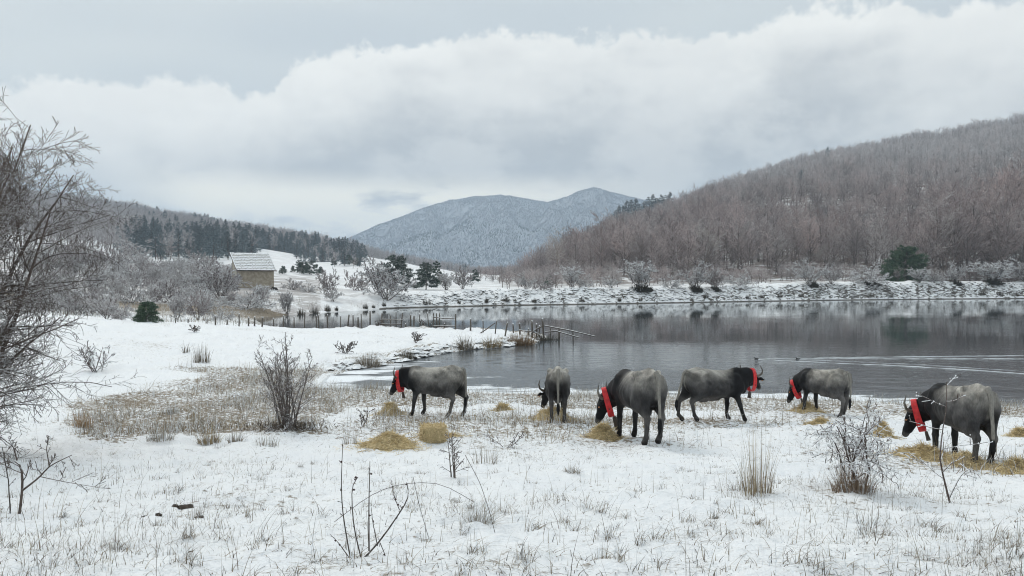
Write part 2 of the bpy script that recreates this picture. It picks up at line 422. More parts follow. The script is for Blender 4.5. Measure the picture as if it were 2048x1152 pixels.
M_HILL = hill_material('snowy_woodland_floor', 0.36, (0.14, 0.105, 0.09), (0.24, 0.19, 0.16))
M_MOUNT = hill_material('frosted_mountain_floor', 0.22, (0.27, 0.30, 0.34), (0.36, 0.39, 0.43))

def bank_material():
    m, t, b = mat_new('snowy_riprap_bank')
    g = t.new('ShaderNodeNewGeometry'); pos = t.new('ShaderNodeTexCoord').outputs['Object']
    n = t.noise(t.vmul(pos, (0.7, 0.7, 2.2)), 1.3, 6, 0.65, 0.6)
    nz = t.sep(g.outputs['Normal'])[2]
    f = t.ss(t.m('ADD', n, t.m('MULTIPLY', t.m('SUBTRACT', 0.93, nz), 0.9)), 0.58, 0.64)
    z = t.sep(pos)[2]
    wet = t.ss(z, 0.22, 0.08)
    f = t.m('MAXIMUM', f, wet)
    c = t.mix(f, SNOW, t.mix(t.noise(pos, 3.0, 3), (0.05, 0.045, 0.04), (0.15, 0.13, 0.105)))
    t.l.new(c, b.inputs['Base Color']); b.inputs['Roughness'].default_value = 0.9
    t.l.new(t.bump(n, 0.6, 0.4), b.inputs['Normal'])
    return m
M_BANK = bank_material()

# ------------------------------------------------------------------ terrain sheet
def litter_at(x, y, sd):
    px, D = polar(x, y)
    # reed and sedge belt along the near shore and round the head of the inlet
    jx = 90 * fbm(x / 2.5, y / 2.5, 71, 4); jy = 26 * fbm(x / 2.5, y / 2.5, 72, 4)
    sd0 = sd; sd = sd + 2.2 * fbm(x / 2.2, y / 2.2, 73, 4)
    belt = (1 - sstep(sd, 4.5, 8.0)) * (D < 34) * sstep(sd0, 0.0, 0.5)
    py = HZ + F * (EYE - np.interp(D, [0, 4.3, 8, 13, 18, 21, 25, 30, 60], [2.62, 2.55, 1.97, 1.22, .76, .49, .24, .2, .5])) / D
    pxo = px; px = px + jx; py = py + jy
    m1 = sstep(px, 20, 140) * (1 - sstep(px, 640, 720)) * sstep(py, 735, 765) * (1 - sstep(py, 868, 890)) * (D > 12)
    m1 = m1 * np.where(px < 520, sstep(py - (800 - (px - 100) * 0.16), -10, 25), 1)
    px = pxo
    cowz = 0
    for cp, cD in ((868, 20.6), (1115, 19.3), (1274, 15.2), (1432, 19), (1640, 21.6), (1918, 13.6), (800, 16.5)):
        cowz = cowz + 0.17 * np.exp(-((x - (cp - 1024) / F * cD) ** 2 + (y - cD) ** 2) / 5.0)
    edge = (1 - sstep(sd0, 1.2, 3.0)) * (D > 34) * (D < 85)
    base = 0.29 + 0.15 * fbm(x / 4, y / 4, 77, 3)
    hill = sstep(D, 70, 85) * 0.35 * (px < 640)
    v = np.maximum.reduce([belt * 0.50, m1 * 0.53, edge * 0.5, base + hill + np.minimum(cowz, .2)])
    farm = sstep(D, 150, 200)
    return v * (1 - farm) + farm * (sstep(px, 960, 1060) + (1 - sstep(px, 960, 1060)) * (0.15 + 0.85 * sstep(D, 400, 500)))
def build_terrain():
    # directions: fine in front, coarse behind
    azf = np.linspace(-0.74, 0.74, 760)
    azb = np.concatenate([np.linspace(0.74, 2 * math.pi - 0.74, 60)[1:-1]])
    az = np.concatenate([azf, azb]); na = len(az)
    r = np.concatenate([np.exp(np.arange(math.log(0.6), math.log(3.2), 0.12)), np.exp(np.arange(math.log(3.3), math.log(32), 0.0075)),
                        np.exp(np.arange(math.log(32), math.log(75), 0.010)), np.exp(np.arange(math.log(75), math.log(240), 0.0085)),
                        np.exp(np.arange(math.log(240), math.log(5200), 0.022))])
    nr = len(r)
    A, R = np.meshgrid(az, r); X = R * np.sin(A); Y = R * np.cos(A)
    sd = lake_sd(X, Y); Z = ground(X.ravel(), Y.ravel(), sd=sd.ravel()).reshape(X.shape)
    V = np.stack([X, Y, Z], -1).reshape(-1, 3); lit = litter_at(X, Y, sd).ravel()
    idx = np.arange(nr * na).reshape(nr, na); nx = np.roll(idx, -1, 1)
    Q = np.stack([idx[:-1], nx[:-1], nx[1:], idx[1:]], -1).reshape(-1, 4)
    c = V[Q].mean(1); px, D = polar(c[:, 0], c[:, 1]); s = lake_sd(c[:, 0], c[:, 1])
    cls = np.zeros(len(Q), int)
    cls[(D > 88) & (px > 760) & (s < 10.5)] = 1
    cls[(D > 92) & (px <= 760)] = 2
    cls[(D > 110) & (px > 760) & (px <= 1035) & (s >= 10.5)] = 2
    cls[(D > 110) & (px > 1035) & (s >= 10.5)] = 3
    cls[D > 1350] = 4
    keep = ~((s < -6))
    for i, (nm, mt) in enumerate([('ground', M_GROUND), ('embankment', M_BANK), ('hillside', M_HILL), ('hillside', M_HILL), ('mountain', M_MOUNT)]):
        q = Q[(cls == i) & keep]; u, inv = np.unique(q, return_inverse=True)
        v = V[u]; l = lit[u]
        f = [inv.reshape(-1, 4)]
        if i == 0:
            k = np.nonzero(np.isin(u, idx[0]))[0]; v = np.vstack([v, [[0, 0, 2.62]]]); l = np.append(l, 0.2)
            ring = np.searchsorted(u, idx[0]); f.append(np.stack([np.full(na, len(v) - 1), ring, np.roll(ring, -1)], -1)[:, [0, 2, 1]])
        me = mesh(nm, v, f, True, {'litter': l})
        o = obj(nm, me, mt, kind='structure')
        if i == 0: me.flip_normals() if me.polygons[0].normal.z < 0 else None
        elif me.polygons[0].normal.z < 0: me.flip_normals()
        lab = ['snow-covered pasture with dry stalks sloping down to the lake', 'snowy stone-faced dam along the far side of the lake',
               'snowy hillside rising behind the hut on the left', 'snowy wooded hillside rising behind the dam on the right',
               'distant frosted blue mountain at the end of the valley'][i]
        o['label'] = lab
build_terrain()

# ------------------------------------------------------------------ lake
def build_lake():
    m, t, b = mat_new('lake_water')
    pos = t.new('ShaderNodeTexCoord').outputs['Object']
    ice = t.attr('ice')[2]
    n = t.noise(t.vmul(pos, (0.42, 1.0, 1.0)), 0.75, 6, 0.62, 0.5)
    n2 = t.noise(t.vmul(pos, (0.5, 1.6, 1.0)), 2.6, 4, 0.6)
    f = t.ss(t.m('ADD', t.m('ADD', t.m('MULTIPLY', n, 0.75), t.m('MULTIPLY', n2, 0.25)), t.m('MULTIPLY', t.m('SUBTRACT', ice, 1.0), 0.6)), 0.44, 0.53)
    slush = t.m('MULTIPLY', ice, 0.35)
    b.inputs['Base Color'].default_value = (0.075, 0.085, 0.092, 1); b.inputs['Roughness'].default_value = 0.03
    b.inputs['IOR'].default_value = 1.333
    w1 = t.noise(t.vmul(pos, (0.6, 1.0, 1.0)), 1.1, 3, 0.5)
    w2 = t.noise(t.vmul(pos, (0.55, 1.0, 1.0)), 5.0, 3, 0.55)
    w3 = t.noise(pos, 0.07, 3, 0.5)
    rip = t.m('ADD', t.ss(w3, 0.40, 0.62, 0.14, 0.55), t.m('MULTIPLY', t.attr('ruffle')[2], 15.0))
    h = t.m('MULTIPLY', t.m('ADD', t.m('MULTIPLY', w1, 0.6), t.m('MULTIPLY', w2, 0.22)), rip)
    t.l.new(t.bump(h, 0.16, 0.12), b.inputs['Normal'])
    rough = t.m('ADD', 0.03, t.m('MULTIPLY', slush, 0.8)); t.l.new(rough, b.inputs['Roughness'])
    sn = t.new('ShaderNodeBsdfPrincipled'); sn.inputs['Base Color'].default_value = (0.83, 0.86, 0.89, 1); sn.inputs['Roughness'].default_value = 0.7
    mx = t.new('ShaderNodeMixShader'); t.l.new(f, mx.inputs[0]); t.l.new(b.outputs[0], mx.inputs[1]); t.l.new(sn.outputs[0], mx.inputs[2])
    t.l.new(mx.outputs[0], m.node_tree.nodes['Material Output'].inputs['Surface'])
    D = np.exp(np.linspace(math.log(20), math.log(200), 260)); px = np.linspace(300, 2750, 260)
    P, DD = np.meshgrid(px, D); X = (P - 1024) / F * DD; Y = DD
    s = -lake_sd(X, Y)
    py = HZ + F * EYE / Y
    ice = (1 - sstep(s, 1.0, 4.5)) * (Y < 40)
    inlet = sstep(py, 728, 752) * (1 - sstep(P, 1080, 1700)) * (P < 1720)
    ice = np.maximum(ice, inlet * (0.95 - 0.5 * sstep(P, 850, 1250)))
    ice = np.maximum(ice, (1 - sstep(s, 0.1, 1.2)) * 0.8 * (Y < 62) * (P < 1010))
    idx = np.arange(X.size).reshape(X.shape)
    Q = np.stack([idx[:-1, :-1], idx[:-1, 1:], idx[1:, 1:], idx[1:, :-1]], -1).reshape(-1, 4)
    ok = s.ravel()[Q].max(1) > -4; Q = Q[ok]; u, inv = np.unique(Q, return_inverse=True)
    V = np.stack([X, Y, np.zeros_like(X)], -1).reshape(-1, 3)[u]
    me = mesh('lake_water', V, inv.reshape(-1, 4), True, {'ice': ice.ravel()[u], 'ruffle': (sstep(py, 675, 725) * np.maximum(sstep(P, 1010, 1180), .3 * sstep(P, 760, 900)) * (1 - .85 * sstep(P, 1420, 1720))).ravel()[u]})
    o = obj('lake_water', me, m, kind='structure'); o['label'] = 'grey still lake with thin ice near the shore'
    if me.polygons[0].normal.z < 0: me.flip_normals()
build_lake()

# ------------------------------------------------------------------ haze
def build_haze():
    m = bpy.data.materials.new('valley_haze'); m.use_nodes = True; nt = m.node_tree; nt.nodes.clear()
    out = nt.nodes.new('ShaderNodeOutputMaterial'); v = nt.nodes.new('ShaderNodeVolumePrincipled')
    v.inputs['Color'].default_value = (0.71, 0.85, 1.0, 1); v.inputs['Density'].default_value = HAZE
    v.inputs['Anisotropy'].default_value = 0.0
    nt.links.new(v.outputs[0], out.inputs['Volume'])
    x0, x1, y0, y1, z0, z1 = -5400, 5400, -5400, 5400, -3, 440
    V = [(x, y, z) for z in (z0, z1) for y in (y0, y1) for x in (x0, x1)]
    Fq = [(0, 2, 3, 1), (4, 5, 7, 6), (0, 1, 5, 4), (2, 6, 7, 3), (0, 4, 6, 2), (1, 3, 7, 5)]
    o = obj('haze', mesh('haze', V, np.array(Fq), False), m, kind='stuff')
    o['label'] = 'pale blue haze filling the whole valley air'; o['category'] = 'haze'
HAZE = 0.00027
# ------------------------------------------------------------------ plant stuffs
M_BARK = snowy('frosted_bark', (0.085, 0.07, 0.062), (0.15, 0.125, 0.11), 0.45, 0.85, 0.75, nscale=4.0)
M_WOOD_BARK = snowy('hill_tree_bark', (0.16, 0.135, 0.125), (0.25, 0.215, 0.20), 0.5, 0.9, 0.6, perobj=0.35, nscale=1.0)
M_WOOD_TWIG = snowy('hill_tree_twigs', (0.37, 0.295, 0.28), (0.47, 0.375, 0.345), 0.1, 0.75, 0.62, perobj=0.45, nscale=0.5)
def hill_twig():
    m, t, b = mat_new('hill_tree_twigs'); oi = t.new('ShaderNodeObjectInfo'); loc = oi.outputs['Location']
    a = t.ss(t.noise(loc, 0.018, 3), 0.38, 0.62); c = t.mix(a, (0.40, 0.315, 0.30), (0.39, 0.34, 0.33))
    c = t.mix(t.ss(t.noise(loc, 0.035, 2), 0.5, 0.68), c, (0.42, 0.325, 0.305))
    r = oi.outputs['Random']; g = t.m('ADD', 0.55, t.m('MULTIPLY', r, 0.85)); c = t.mix(1.0, c, t.comb(g, g, g), 'MULTIPLY'); c = t.mix(t.m('MULTIPLY', t.ss(t.m('FRACT', t.m('MULTIPLY', r, 7.3)), .80, .9), .45), c, (0.60, 0.57, 0.55))
    up = t.ss(t.m('ADD', t.sep(loc)[2], t.m('MULTIPLY', t.noise(loc, 0.02, 2), 60.0)), 52.0, 120.0)
    nz = t.sep(t.new('ShaderNodeNewGeometry').outputs['Normal'])[2]
    s = t.m('MULTIPLY', t.ss(nz, 0.1, 0.75), t.m('ADD', 0.26, t.m('MULTIPLY', up, 0.66))); c = t.mix(s, c, SNOW); c = t.mix(t.m('MULTIPLY', up, 0.3), c, SNOW)
    t.l.new(c, b.inputs['Base Color']); b.inputs['Roughness'].default_value = 0.85; b.inputs['Specular IOR Level'].default_value = 0.15; return m
M_WOOD_TWIG = hill_twig()
M_PALE_TWIG = snowy('pale_frosted_twigs', (0.32, 0.27, 0.235), (0.40, 0.345, 0.30), 0.1, 0.7, 0.6, perobj=0.2, nscale=0.6)
M_SHRUB_TWIG = snowy('shrub_twigs', (0.19, 0.15, 0.145), (0.27, 0.22, 0.21), 0.1, 0.65, 0.85, perobj=0.4, nscale=2.0)
M_FROST_TWIG = snowy('frosty_shrub_twigs', (0.26, 0.225, 0.215), (0.34, 0.30, 0.29), 0.0, 0.6, 0.9, perobj=0.25, nscale=2.0)
M_NEEDLE = snowy('pine_needles', (0.042, 0.072, 0.052), (0.078, 0.115, 0.08), 0.35, 0.95, 0.62, perobj=0.5, nscale=1.2)
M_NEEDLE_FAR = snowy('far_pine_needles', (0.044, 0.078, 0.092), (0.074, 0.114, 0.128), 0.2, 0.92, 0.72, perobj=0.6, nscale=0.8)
M_DARKSTEM = snowy('dark_stems', (0.045, 0.04, 0.03), (0.08, 0.07, 0.05), 0.6, 0.95, 0.3)
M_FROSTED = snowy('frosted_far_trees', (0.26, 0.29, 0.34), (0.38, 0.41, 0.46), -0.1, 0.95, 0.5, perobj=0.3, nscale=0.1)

# ------------------------------------------------------------------ bare woodland trees
def bare_tree_meshes(seed, H=12.0, spread=1.0, bare=0.3, twig_r=0.028, nb=20, pale=False):
    rng = np.random.default_rng(seed)
    N = 9; z = np.linspace(0, H * 0.9, N); P = np.zeros((1, N, 3)); P[0, :, 2] = z
    P[0, 1:, 0] += np.cumsum(rng.normal(0, 0.012 * H, N - 1)); P[0, 1:, 1] += np.cumsum(rng.normal(0, 0.012 * H, N - 1))
    R = (0.016 * H * np.linspace(1, 0.16, N))[None]
    b1, r1 = grow(P, R, nb, bare, 0.97, 0.55, 1.15, 0.42 * spread, 6, 0.5, 0.10, 0.55, rng)
    b2, r2 = grow(b1, r1, 5, 0.2, 1.0, 0.4, 1.0, 0.45, 5, 0.25, 0.12, 0.6, rng)
    tips = np.concatenate([b2, ])
    tw, rt = grow(b2, r2, 9, 0.1, 1.0, 0.3, 1.1, 0.55, 3, 0.15, 0.14, 0.8, rng)
    tw1, _ = grow(b1, r1, 8, 0.3, 1.0, 0.4, 1.0, 0.25, 3, 0.3, 0.12, 0.8, rng)
    tw = np.concatenate([tw, tw1])
    g = Geo(); g.add(*tube_arrays(P, R, 6)); g.add(*tube_arrays(b1, r1, 4)); g.add(*tube_arrays(b2[:, ::2], r2[:, ::2], 3))
    c = Geo()
    c.add(*spike_arrays(tw[:, 0], tw[:, 1] + (tw[:, 2] - tw[:, 1]) * 0.15, twig_r)); c.add(*spike_arrays(tw[:, 1], tw[:, 2], twig_r * 0.8))
    # fine spray at the ends
    a = tw[:, 1]; K = len(a)
    for k in range(2):
        d = unit(tw[:, 2] - tw[:, 0]) + rng.normal(0, 0.5, (K, 3)); d = unit(d) * (np.linalg.norm(tw[:, 2] - tw[:, 0], axis=1, keepdims=True) * rng.uniform(0.4, 0.8, (K, 1)))
        c.add(*spike_arrays(a, a + d, twig_r * 0.65))
    return g, c
def merge(gs):
    G = Geo()
    for g in gs:
        for_v = np.concatenate(g.V); G.add(for_v, *[np.concatenate(f) for f in g.F.values()])
    return G
BARE = [bare_tree_meshes(100 + i, 12.0, s, b, nb=n) for i, (s, b, n) in enumerate([(1.2, .2, 22), (1.05, .26, 20), (1.35, .16, 24), (.95, .3, 20), (1.2, .12, 24)])]
BARE_T = [g.mesh('tree_trunk', False) for g, c in BARE]; BARE_C = [c.mesh('tree_crown', False) for g, c in BARE]
for m_ in BARE_T: m_.materials.append(M_WOOD_BARK)
for m_ in BARE_C: m_.materials.append(M_WOOD_TWIG)
def merged_mesh(g, c, m1, m2, name):
    G = merge([g, c]); me = G.mesh(name, False)
    me.materials.append(m1); me.materials.append(m2)
    # faces are stored by corner count: recover the crown faces by vertex index
    nv = g.n; ls = np.empty(len(me.polygons), np.int32); me.polygons.foreach_get('loop_start', ls)
    vi = np.empty(len(me.loops), np.int32); me.loops.foreach_get('vertex_index', vi)
    me.polygons.foreach_set('material_index', (vi[ls] >= nv).astype(np.int32)); me.update()
    return me
BARE_M = [merged_mesh(g, c, M_WOOD_BARK, M_WOOD_TWIG, 'bare_tree_in_wood') for g, c in BARE]
M_LEFT_TWIG = snowy('left_hill_twigs', (0.33, 0.30, 0.315), (0.41, 0.38, 0.395), 0.0, 0.75, 0.7, perobj=0.55, nscale=0.4, frost=0.08)
BARE_LC = [c.mesh('tree_crown', False) for g, c in BARE]
for m_ in BARE_LC: m_.materials.append(M_LEFT_TWIG)
BARE_LM = [merged_mesh(g, c, M_WOOD_BARK, M_LEFT_TWIG, 'bare_tree_in_wood') for g, c in BARE]

# ------------------------------------------------------------------ pines
def pine_meshes(seed, H=12.0, w=0.24, levels=13, per=7, blades=9, needle_r=0.09, round_top=False):
    rng = np.random.default_rng(seed)
    N = 6; P = np.zeros((1, N, 3)); P[0, :, 2] = np.linspace(0, H, N); P[0, 1:, :2] += np.cumsum(rng.normal(0, 0.008 * H, (N - 1, 2)), 0)
    R = (0.017 * H * np.linspace(1, 0.15, N))[None]
    g = Geo(); g.add(*tube_arrays(P, R, 6)); c = Geo()
    BP = []
    for i in range(levels):
        f = 0.16 + 0.82 * i / (levels - 1)
        rad = w * H * ((1 - f) ** (0.5 if round_top else 0.8) * 1.12 + 0.05)
        for k in range(per):
            a = rng.uniform(0, 2 * math.pi); L = rad * rng.uniform(0.6, 1.15); zz = f * H + rng.normal(0, 0.012 * H)
            el = 0.1 + 0.55 * f + rng.normal(0, 0.08)
            p = np.array([[0, 0, zz], [0, 0, zz], [0, 0, zz], [0, 0, zz]], float)
            d = np.array([math.cos(a), math.sin(a)])
            for j, t in enumerate((0.02, 0.4, 0.75, 1.0)):
                p[j, :2] += d * L * t; p[j, 2] += L * (t * math.sin(el) - 0.25 * t * t)
            BP.append(p)
    BP = np.array(BP); BR = np.full((len(BP), 4), 0.0035 * H) * np.array([1, .8, .6, .3])
    g.add(*tube_arrays(BP, BR, 3))
    # needle sprays along every bough
    for t0 in (0.3, 0.5, 0.68, 0.85, 1.0):
        f = t0 * 3; i = min(int(f), 2); q = BP[:, i] * (1 - (f - i)) + BP[:, i + 1] * (f - i)
        L = np.linalg.norm(BP[:, 3] - BP[:, 0], axis=1, keepdims=True); base = unit(BP[:, 3] - BP[:, 0])
        for b in range(blades):
            d = unit(base * 0.7 + rng.normal(0, 0.75, q.shape) + np.array([0, 0, 0.25])) * (0.22 * L + 0.022 * H) * rng.uniform(0.6, 1.1, (len(q), 1))
            c.add(*spike_arrays(q - d * 0.1, q + d, needle_r * H / 12 * rng.uniform(0.8, 1.3)))
    return g, c
PINES = [pine_meshes(200 + i, 12, w, l, p, 6) for i, (w, l, p) in enumerate([(.23, 13, 7), (.26, 12, 7), (.20, 14, 7), (.28, 11, 8)])]
PINE_T = [g.mesh('pine_trunk', False) for g, c in PINES]; PINE_C = [c.mesh('pine_crown', False) for g, c in PINES]
for m_ in PINE_T: m_.materials.append(M_BARK)
for m_ in PINE_C: m_.materials.append(M_NEEDLE_FAR)
PINE_M = [merged_mesh(g, c, M_BARK, M_NEEDLE_FAR, 'pine_in_wood') for g, c in PINES]
def near_pine(seed, w, levels, per):
    g, c = pine_meshes(seed, 6.0, w, levels, per, 18, 0.12, True)
    a = g.mesh('pine_trunk', False); b = c.mesh('pine_crown', False); a.materials.append(M_BARK); b.materials.append(M_NEEDLE)
    return a, b
def bush_pine(seed):
    g, c = pine_meshes(seed, 6.0, .62, 13, 13, 16, 0.10, True); a = g.mesh('pine_trunk', False); b = c.mesh('pine_crown', False); a.materials.append(M_BARK); b.materials.append(M_GREEN); return a, b
M_GREEN = snowy('fresh_pine_needles', (0.055, 0.098, 0.058), (0.105, 0.155, 0.09), 0.35, 0.92, 0.6, nscale=1.2)
BPINE = bush_pine(231)
NPINE = [near_pine(220, .42, 11, 10), near_pine(221, .36, 12, 9), near_pine(222, .5, 8, 9)]

def far_tree():
    rng = np.random.default_rng(5); out = []
    for k in range(3):
        g = Geo(); n = 26
        a = rng.uniform(0, 2 * math.pi, n); h = rng.uniform(0.1, 1, n); rr = (1 - h * 0.75) * (3.2 if k else 2.4)
        base = np.stack([np.cos(a) * rr * .4, np.sin(a) * rr * .4, h * 8], -1)
        tip = np.stack([np.cos(a) * rr * 1.3, np.sin(a) * rr * 1.3, h * 8 + rng.uniform(1.5, 4.0, n)], -1)
        g.add(*spike_arrays(base, tip, 0.8)); g.add(*spike_arrays(np.array([[0, 0, 0.]]), np.array([[0, 0, 12.]]), 1.0, 5))
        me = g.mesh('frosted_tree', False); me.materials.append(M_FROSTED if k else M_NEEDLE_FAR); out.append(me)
    return out
FARM = far_tree()

# ------------------------------------------------------------------ woods as instanced stuff
def wood(name, label, meshes, pos, idx, rz, scl):
    lib = bpy.data.collections.new(name + '_kinds')
    for i, me in enumerate(meshes):
        o = bpy.data.objects.new('%s_kind_%02d' % (name, i), me); lib.objects.link(o)
    n = len(pos); me = bpy.data.meshes.new(name); me.vertices.add(n); me.vertices.foreach_set('co', np.asarray(pos, np.float32).ravel())
    a = me.attributes.new('kind_index', 'INT', 'POINT'); a.data.foreach_set('value', np.asarray(idx, np.int32))
    a = me.attributes.new('turn', 'FLOAT_VECTOR', 'POINT'); r = np.zeros((n, 3), np.float32); r[:, 2] = rz; a.data.foreach_set('vector', r.ravel())
    a = me.attributes.new('size', 'FLOAT_VECTOR', 'POINT'); a.data.foreach_set('vector', np.asarray(scl, np.float32).ravel())
    o = bpy.data.objects.new(name, me); COL.objects.link(o); o['kind'] = 'stuff'; o['label'] = label
    o['category'] = 'trees'
    ng = bpy.data.node_groups.new(name + '_scatter', 'GeometryNodeTree')
    ng.interface.new_socket('Geometry', in_out='INPUT', socket_type='NodeSocketGeometry'); ng.interface.new_socket('Geometry', in_out='OUTPUT', socket_type='NodeSocketGeometry')
    gi = ng.nodes.new('NodeGroupInput'); go = ng.nodes.new('NodeGroupOutput'); ip = ng.nodes.new('GeometryNodeInstanceOnPoints')
    ci = ng.nodes.new('GeometryNodeCollectionInfo'); ci.inputs['Collection'].default_value = lib
    ci.inputs['Separate Children'].default_value = True; ci.inputs['Reset Children'].default_value = True
    ip.inputs['Pick Instance'].default_value = True
    def na(nm, ty):
        x = ng.nodes.new('GeometryNodeInputNamedAttribute'); x.data_type = ty; x.inputs['Name'].default_value = nm; return x.outputs['Attribute']
    L = ng.links
    L.new(gi.outputs[0], ip.inputs['Points']); L.new(ci.outputs[0], ip.inputs['Instance']); L.new(na('kind_index', 'INT'), ip.inputs['Instance Index'])
    L.new(na('turn', 'FLOAT_VECTOR'), ip.inputs['Rotation']); L.new(na('size', 'FLOAT_VECTOR'), ip.inputs['Scale']); L.new(ip.outputs[0], go.inputs[0])
    md = o.modifiers.new('scatter', 'NODES'); md.node_group = ng
    return o
def scatter_pd(px0, px1, D0, D1, n, rng):
    """uniform over the ground between two sight lines and two depths"""
    D = np.sqrt(rng.uniform(D0 ** 2, D1 ** 2, n)); px = rng.uniform(px0, px1, n)
    return (px - 1024) / F * D, D, px
def thin(x, y, r):
    """drop points closer than r to an earlier one"""
    cell = {}; keep = []
    for i in range(len(x)):
        cx, cy = int(x[i] // r), int(y[i] // r); ok = True
        for a in (-1, 0, 1):
            for b in (-1, 0, 1):
                for j in cell.get((cx + a, cy + b), ()):
                    if (x[i] - x[j]) ** 2 + (y[i] - y[j]) ** 2 < r * r: ok = False; break
        if ok: cell.setdefault((cx, cy), []).append(i); keep.append(i)
    return np.array(keep)
def place_tree(name, label, cat, group, trunk, crown, x, y, s, rz, sz=None, sink=0.1):
    o = thing(name, label, cat, (x, y, gz(x, y) - sink * s), rz, group, scale=(s, s, sz or s))
    obj('trunk', trunk, None, o); obj('crown', crown, None, o); return o

rng = np.random.default_rng(7)
# ---- right hillside: bare beech wood
x, y, px = scatter_pd(930, 2330, 186, 760, 32000, rng)
k = thin(x, y, 3.4); x, y, px = x[k], y[k], px[k]
sd_ = lake_sd(x, y); front = np.interp(px, [930, 985, 1050, 1090, 1200, 1400, 1560, 1750, 1900, 2330], [470, 380, 300, 250, 200, 186, 196, 200, 190, 188])
ok = (sd_ > 12) & (y > front)
# clearings with snow showing through
ok &= ~((fbm(x / 38, y / 38, 61, 3) > 0.30) & (y > 260))
x, y, px = x[ok], y[ok], px[ok]; z = ground(x, y, fine=False)
s = rng.uniform(0.6, 1.05, len(x)) * np.where(y < 235, 1.18, 0.9) * np.where((px > 1860) & (y < 275), 1.4, 1.0) * np.interp(px, [930, 1000, 1080, 1140], [.35, .6, .9, 1]); kind = rng.integers(0, 5, len(x)); rz = rng.uniform(0, 6.28, len(x))
order = np.argsort(y); vis = [i for i in order if 960 < px[i] < 2075][:280]
for i in vis:
    right = px[i] > 1860; si = int(np.searchsorted([1120, 1230, 1340, 1480, 1600, 1730], px[i]))
    spot = ['at the low left tail of the right wood', 'left of the left dark-based dam shrub', 'behind the left dark-based dam shrub', 'behind the right dark-based dam shrub', 'above the snowy gap mid-dam', 'just left of the dark green pine bush', 'behind the dark green pine bush'][si]
    place_tree('bare_tree', 'bare brown tree in the spur of wood at the right edge behind the dam' if right else 'bare grey-brown front-row tree ' + spot,
               'tree', 'bare trees of the right spur' if right else 'front rows of the bare wood ' + spot, BARE_T[kind[i]], BARE_C[kind[i]], x[i], y[i], s[i], rz[i], s[i] * rng.uniform(0.95, 1.15))
rest = np.ones(len(x), bool); rest[vis] = False
wood('beech_wood', 'leafless brown beech wood covering the right hillside', BARE_M, np.stack([x, y, z - 0.2], -1)[rest], kind[rest], rz[rest],
     np.stack([s, s, s * rng.uniform(0.95, 1.2, len(s))], -1)[rest])
N_RIGHT = len(x)
# undergrowth along the foot of the wood
ux, uy, up_ = scatter_pd(960, 2200, 150, 290, 9500, rng); us = lake_sd(ux, uy); k = (us > 9.5) & (rng.random(len(ux)) < np.clip(.55 + 1.1 * fbm(ux / 9, uy / 9, 66, 3), 0.02, 1) * np.where(us < 16, .12, .4) * np.interp(up_, [960, 1100], [.1, 1])); ux, uy = ux[k], uy[k]
k = thin(ux, uy, 1.7); ux, uy = ux[k], uy[k]; uz = ground(ux, uy, fine=False); u_s = rng.uniform(.16, .36, len(ux))
wood('undergrowth', 'frosted grey undergrowth along the foot of the right wood', BARE_M, np.stack([ux, uy, uz - .5 * u_s], -1), rng.integers(0, 5, len(ux)), rng.uniform(0, 6.28, len(ux)), np.stack([u_s * 1.5, u_s * 1.5, u_s], -1))
# pale spreading beeches at the foot of the wood
pale_c = []
for sd, sp in ((301, 1.35), (302, 1.2)):
    g, c = bare_tree_meshes(sd, 12, sp, 0.22, 0.03, 22); a = g.mesh('tree_trunk', False); b = c.mesh('tree_crown', False)
    a.materials.append(M_PALE_TWIG); b.materials.append(M_PALE_TWIG); pale_c.append((a, b))
for i, (p, D, h, lab) in enumerate([(1118, 230, 13, 'tall pale spreading tree with thick trunk near the left end of the wood'),
                                    (1418, 192, 13.5, 'broad pale frosted tree at the foot of the wood, left of centre'),
                                    (1255, 210, 10, 'medium pale bare tree behind the dam between two dark-based shrubs'),
                                    (1642, 203, 7.5, 'rounded mauve-grey tree standing low behind the dam'),
                                    (1560, 206, 9, 'narrow frosted bare tree at the wood edge above a snowy gap'),
                                    (1800, 214, 9.5, 'pale yellowish rounded tree behind the dark green pine bush')]):
    xx, yy, zz = by_depth(p, D); a, b = pale_c[i % 2]
    place_tree('pale_beech', lab, 'tree', None, a, b, xx, yy, h / 12, i * 1.3)
# dark pines on the right ridge
ridge = [(1230, 0, 11), (1246, 0, 12), (1263, 0, 14), (1280, 0, 12), (1297, 0, 14), (1314, 0, 12), (1331, 0, 12), (1222, 432, 10), (1238, 424, 13), (1254, 418, 14), (1272, 414, 15), (1288, 410, 13), (1306, 404, 15), (1322, 400, 13), (1340, 396, 14), (1352, 392, 9), (1402, 380, 8), (1446, 352, 6), (1203, 438, 8)]
ordn = ['first', 'second', 'third', 'fourth', 'fifth', 'sixth', 'seventh', 'eighth', 'ninth', 'tenth', 'eleventh', 'twelfth', 'thirteenth', 'fourteenth', 'fifteenth',
        'sixteenth', 'seventeenth', 'eighteenth', 'nineteenth', 'twentieth', 'twenty-first', 'twenty-second', 'twenty-third', 'twenty-fourth', 'twenty-fifth', 'twenty-sixth',
        'twenty-seventh', 'twenty-eighth', 'twenty-ninth', 'thirtieth']
ridge.sort()
for i, (p, py, h) in enumerate(ridge):
    D = float(np.interp(p, [1200, 1250, 1300, 1350, 1450], [470, 500, 540, 565, 620]))
    xx, yy, zz = by_depth(p, D)
    place_tree('ridge_pine', 'dark pine on the skyline of the right hill, %s from the left' % ordn[i], 'pine tree', 'dark pines on the right skyline', PINE_T[(i * 3 + 1) % 4], PINE_C[(i * 3 + 1) % 4], xx, yy, h * 1.3 * 1.45 / 12, i, h * 1.3 / 12)
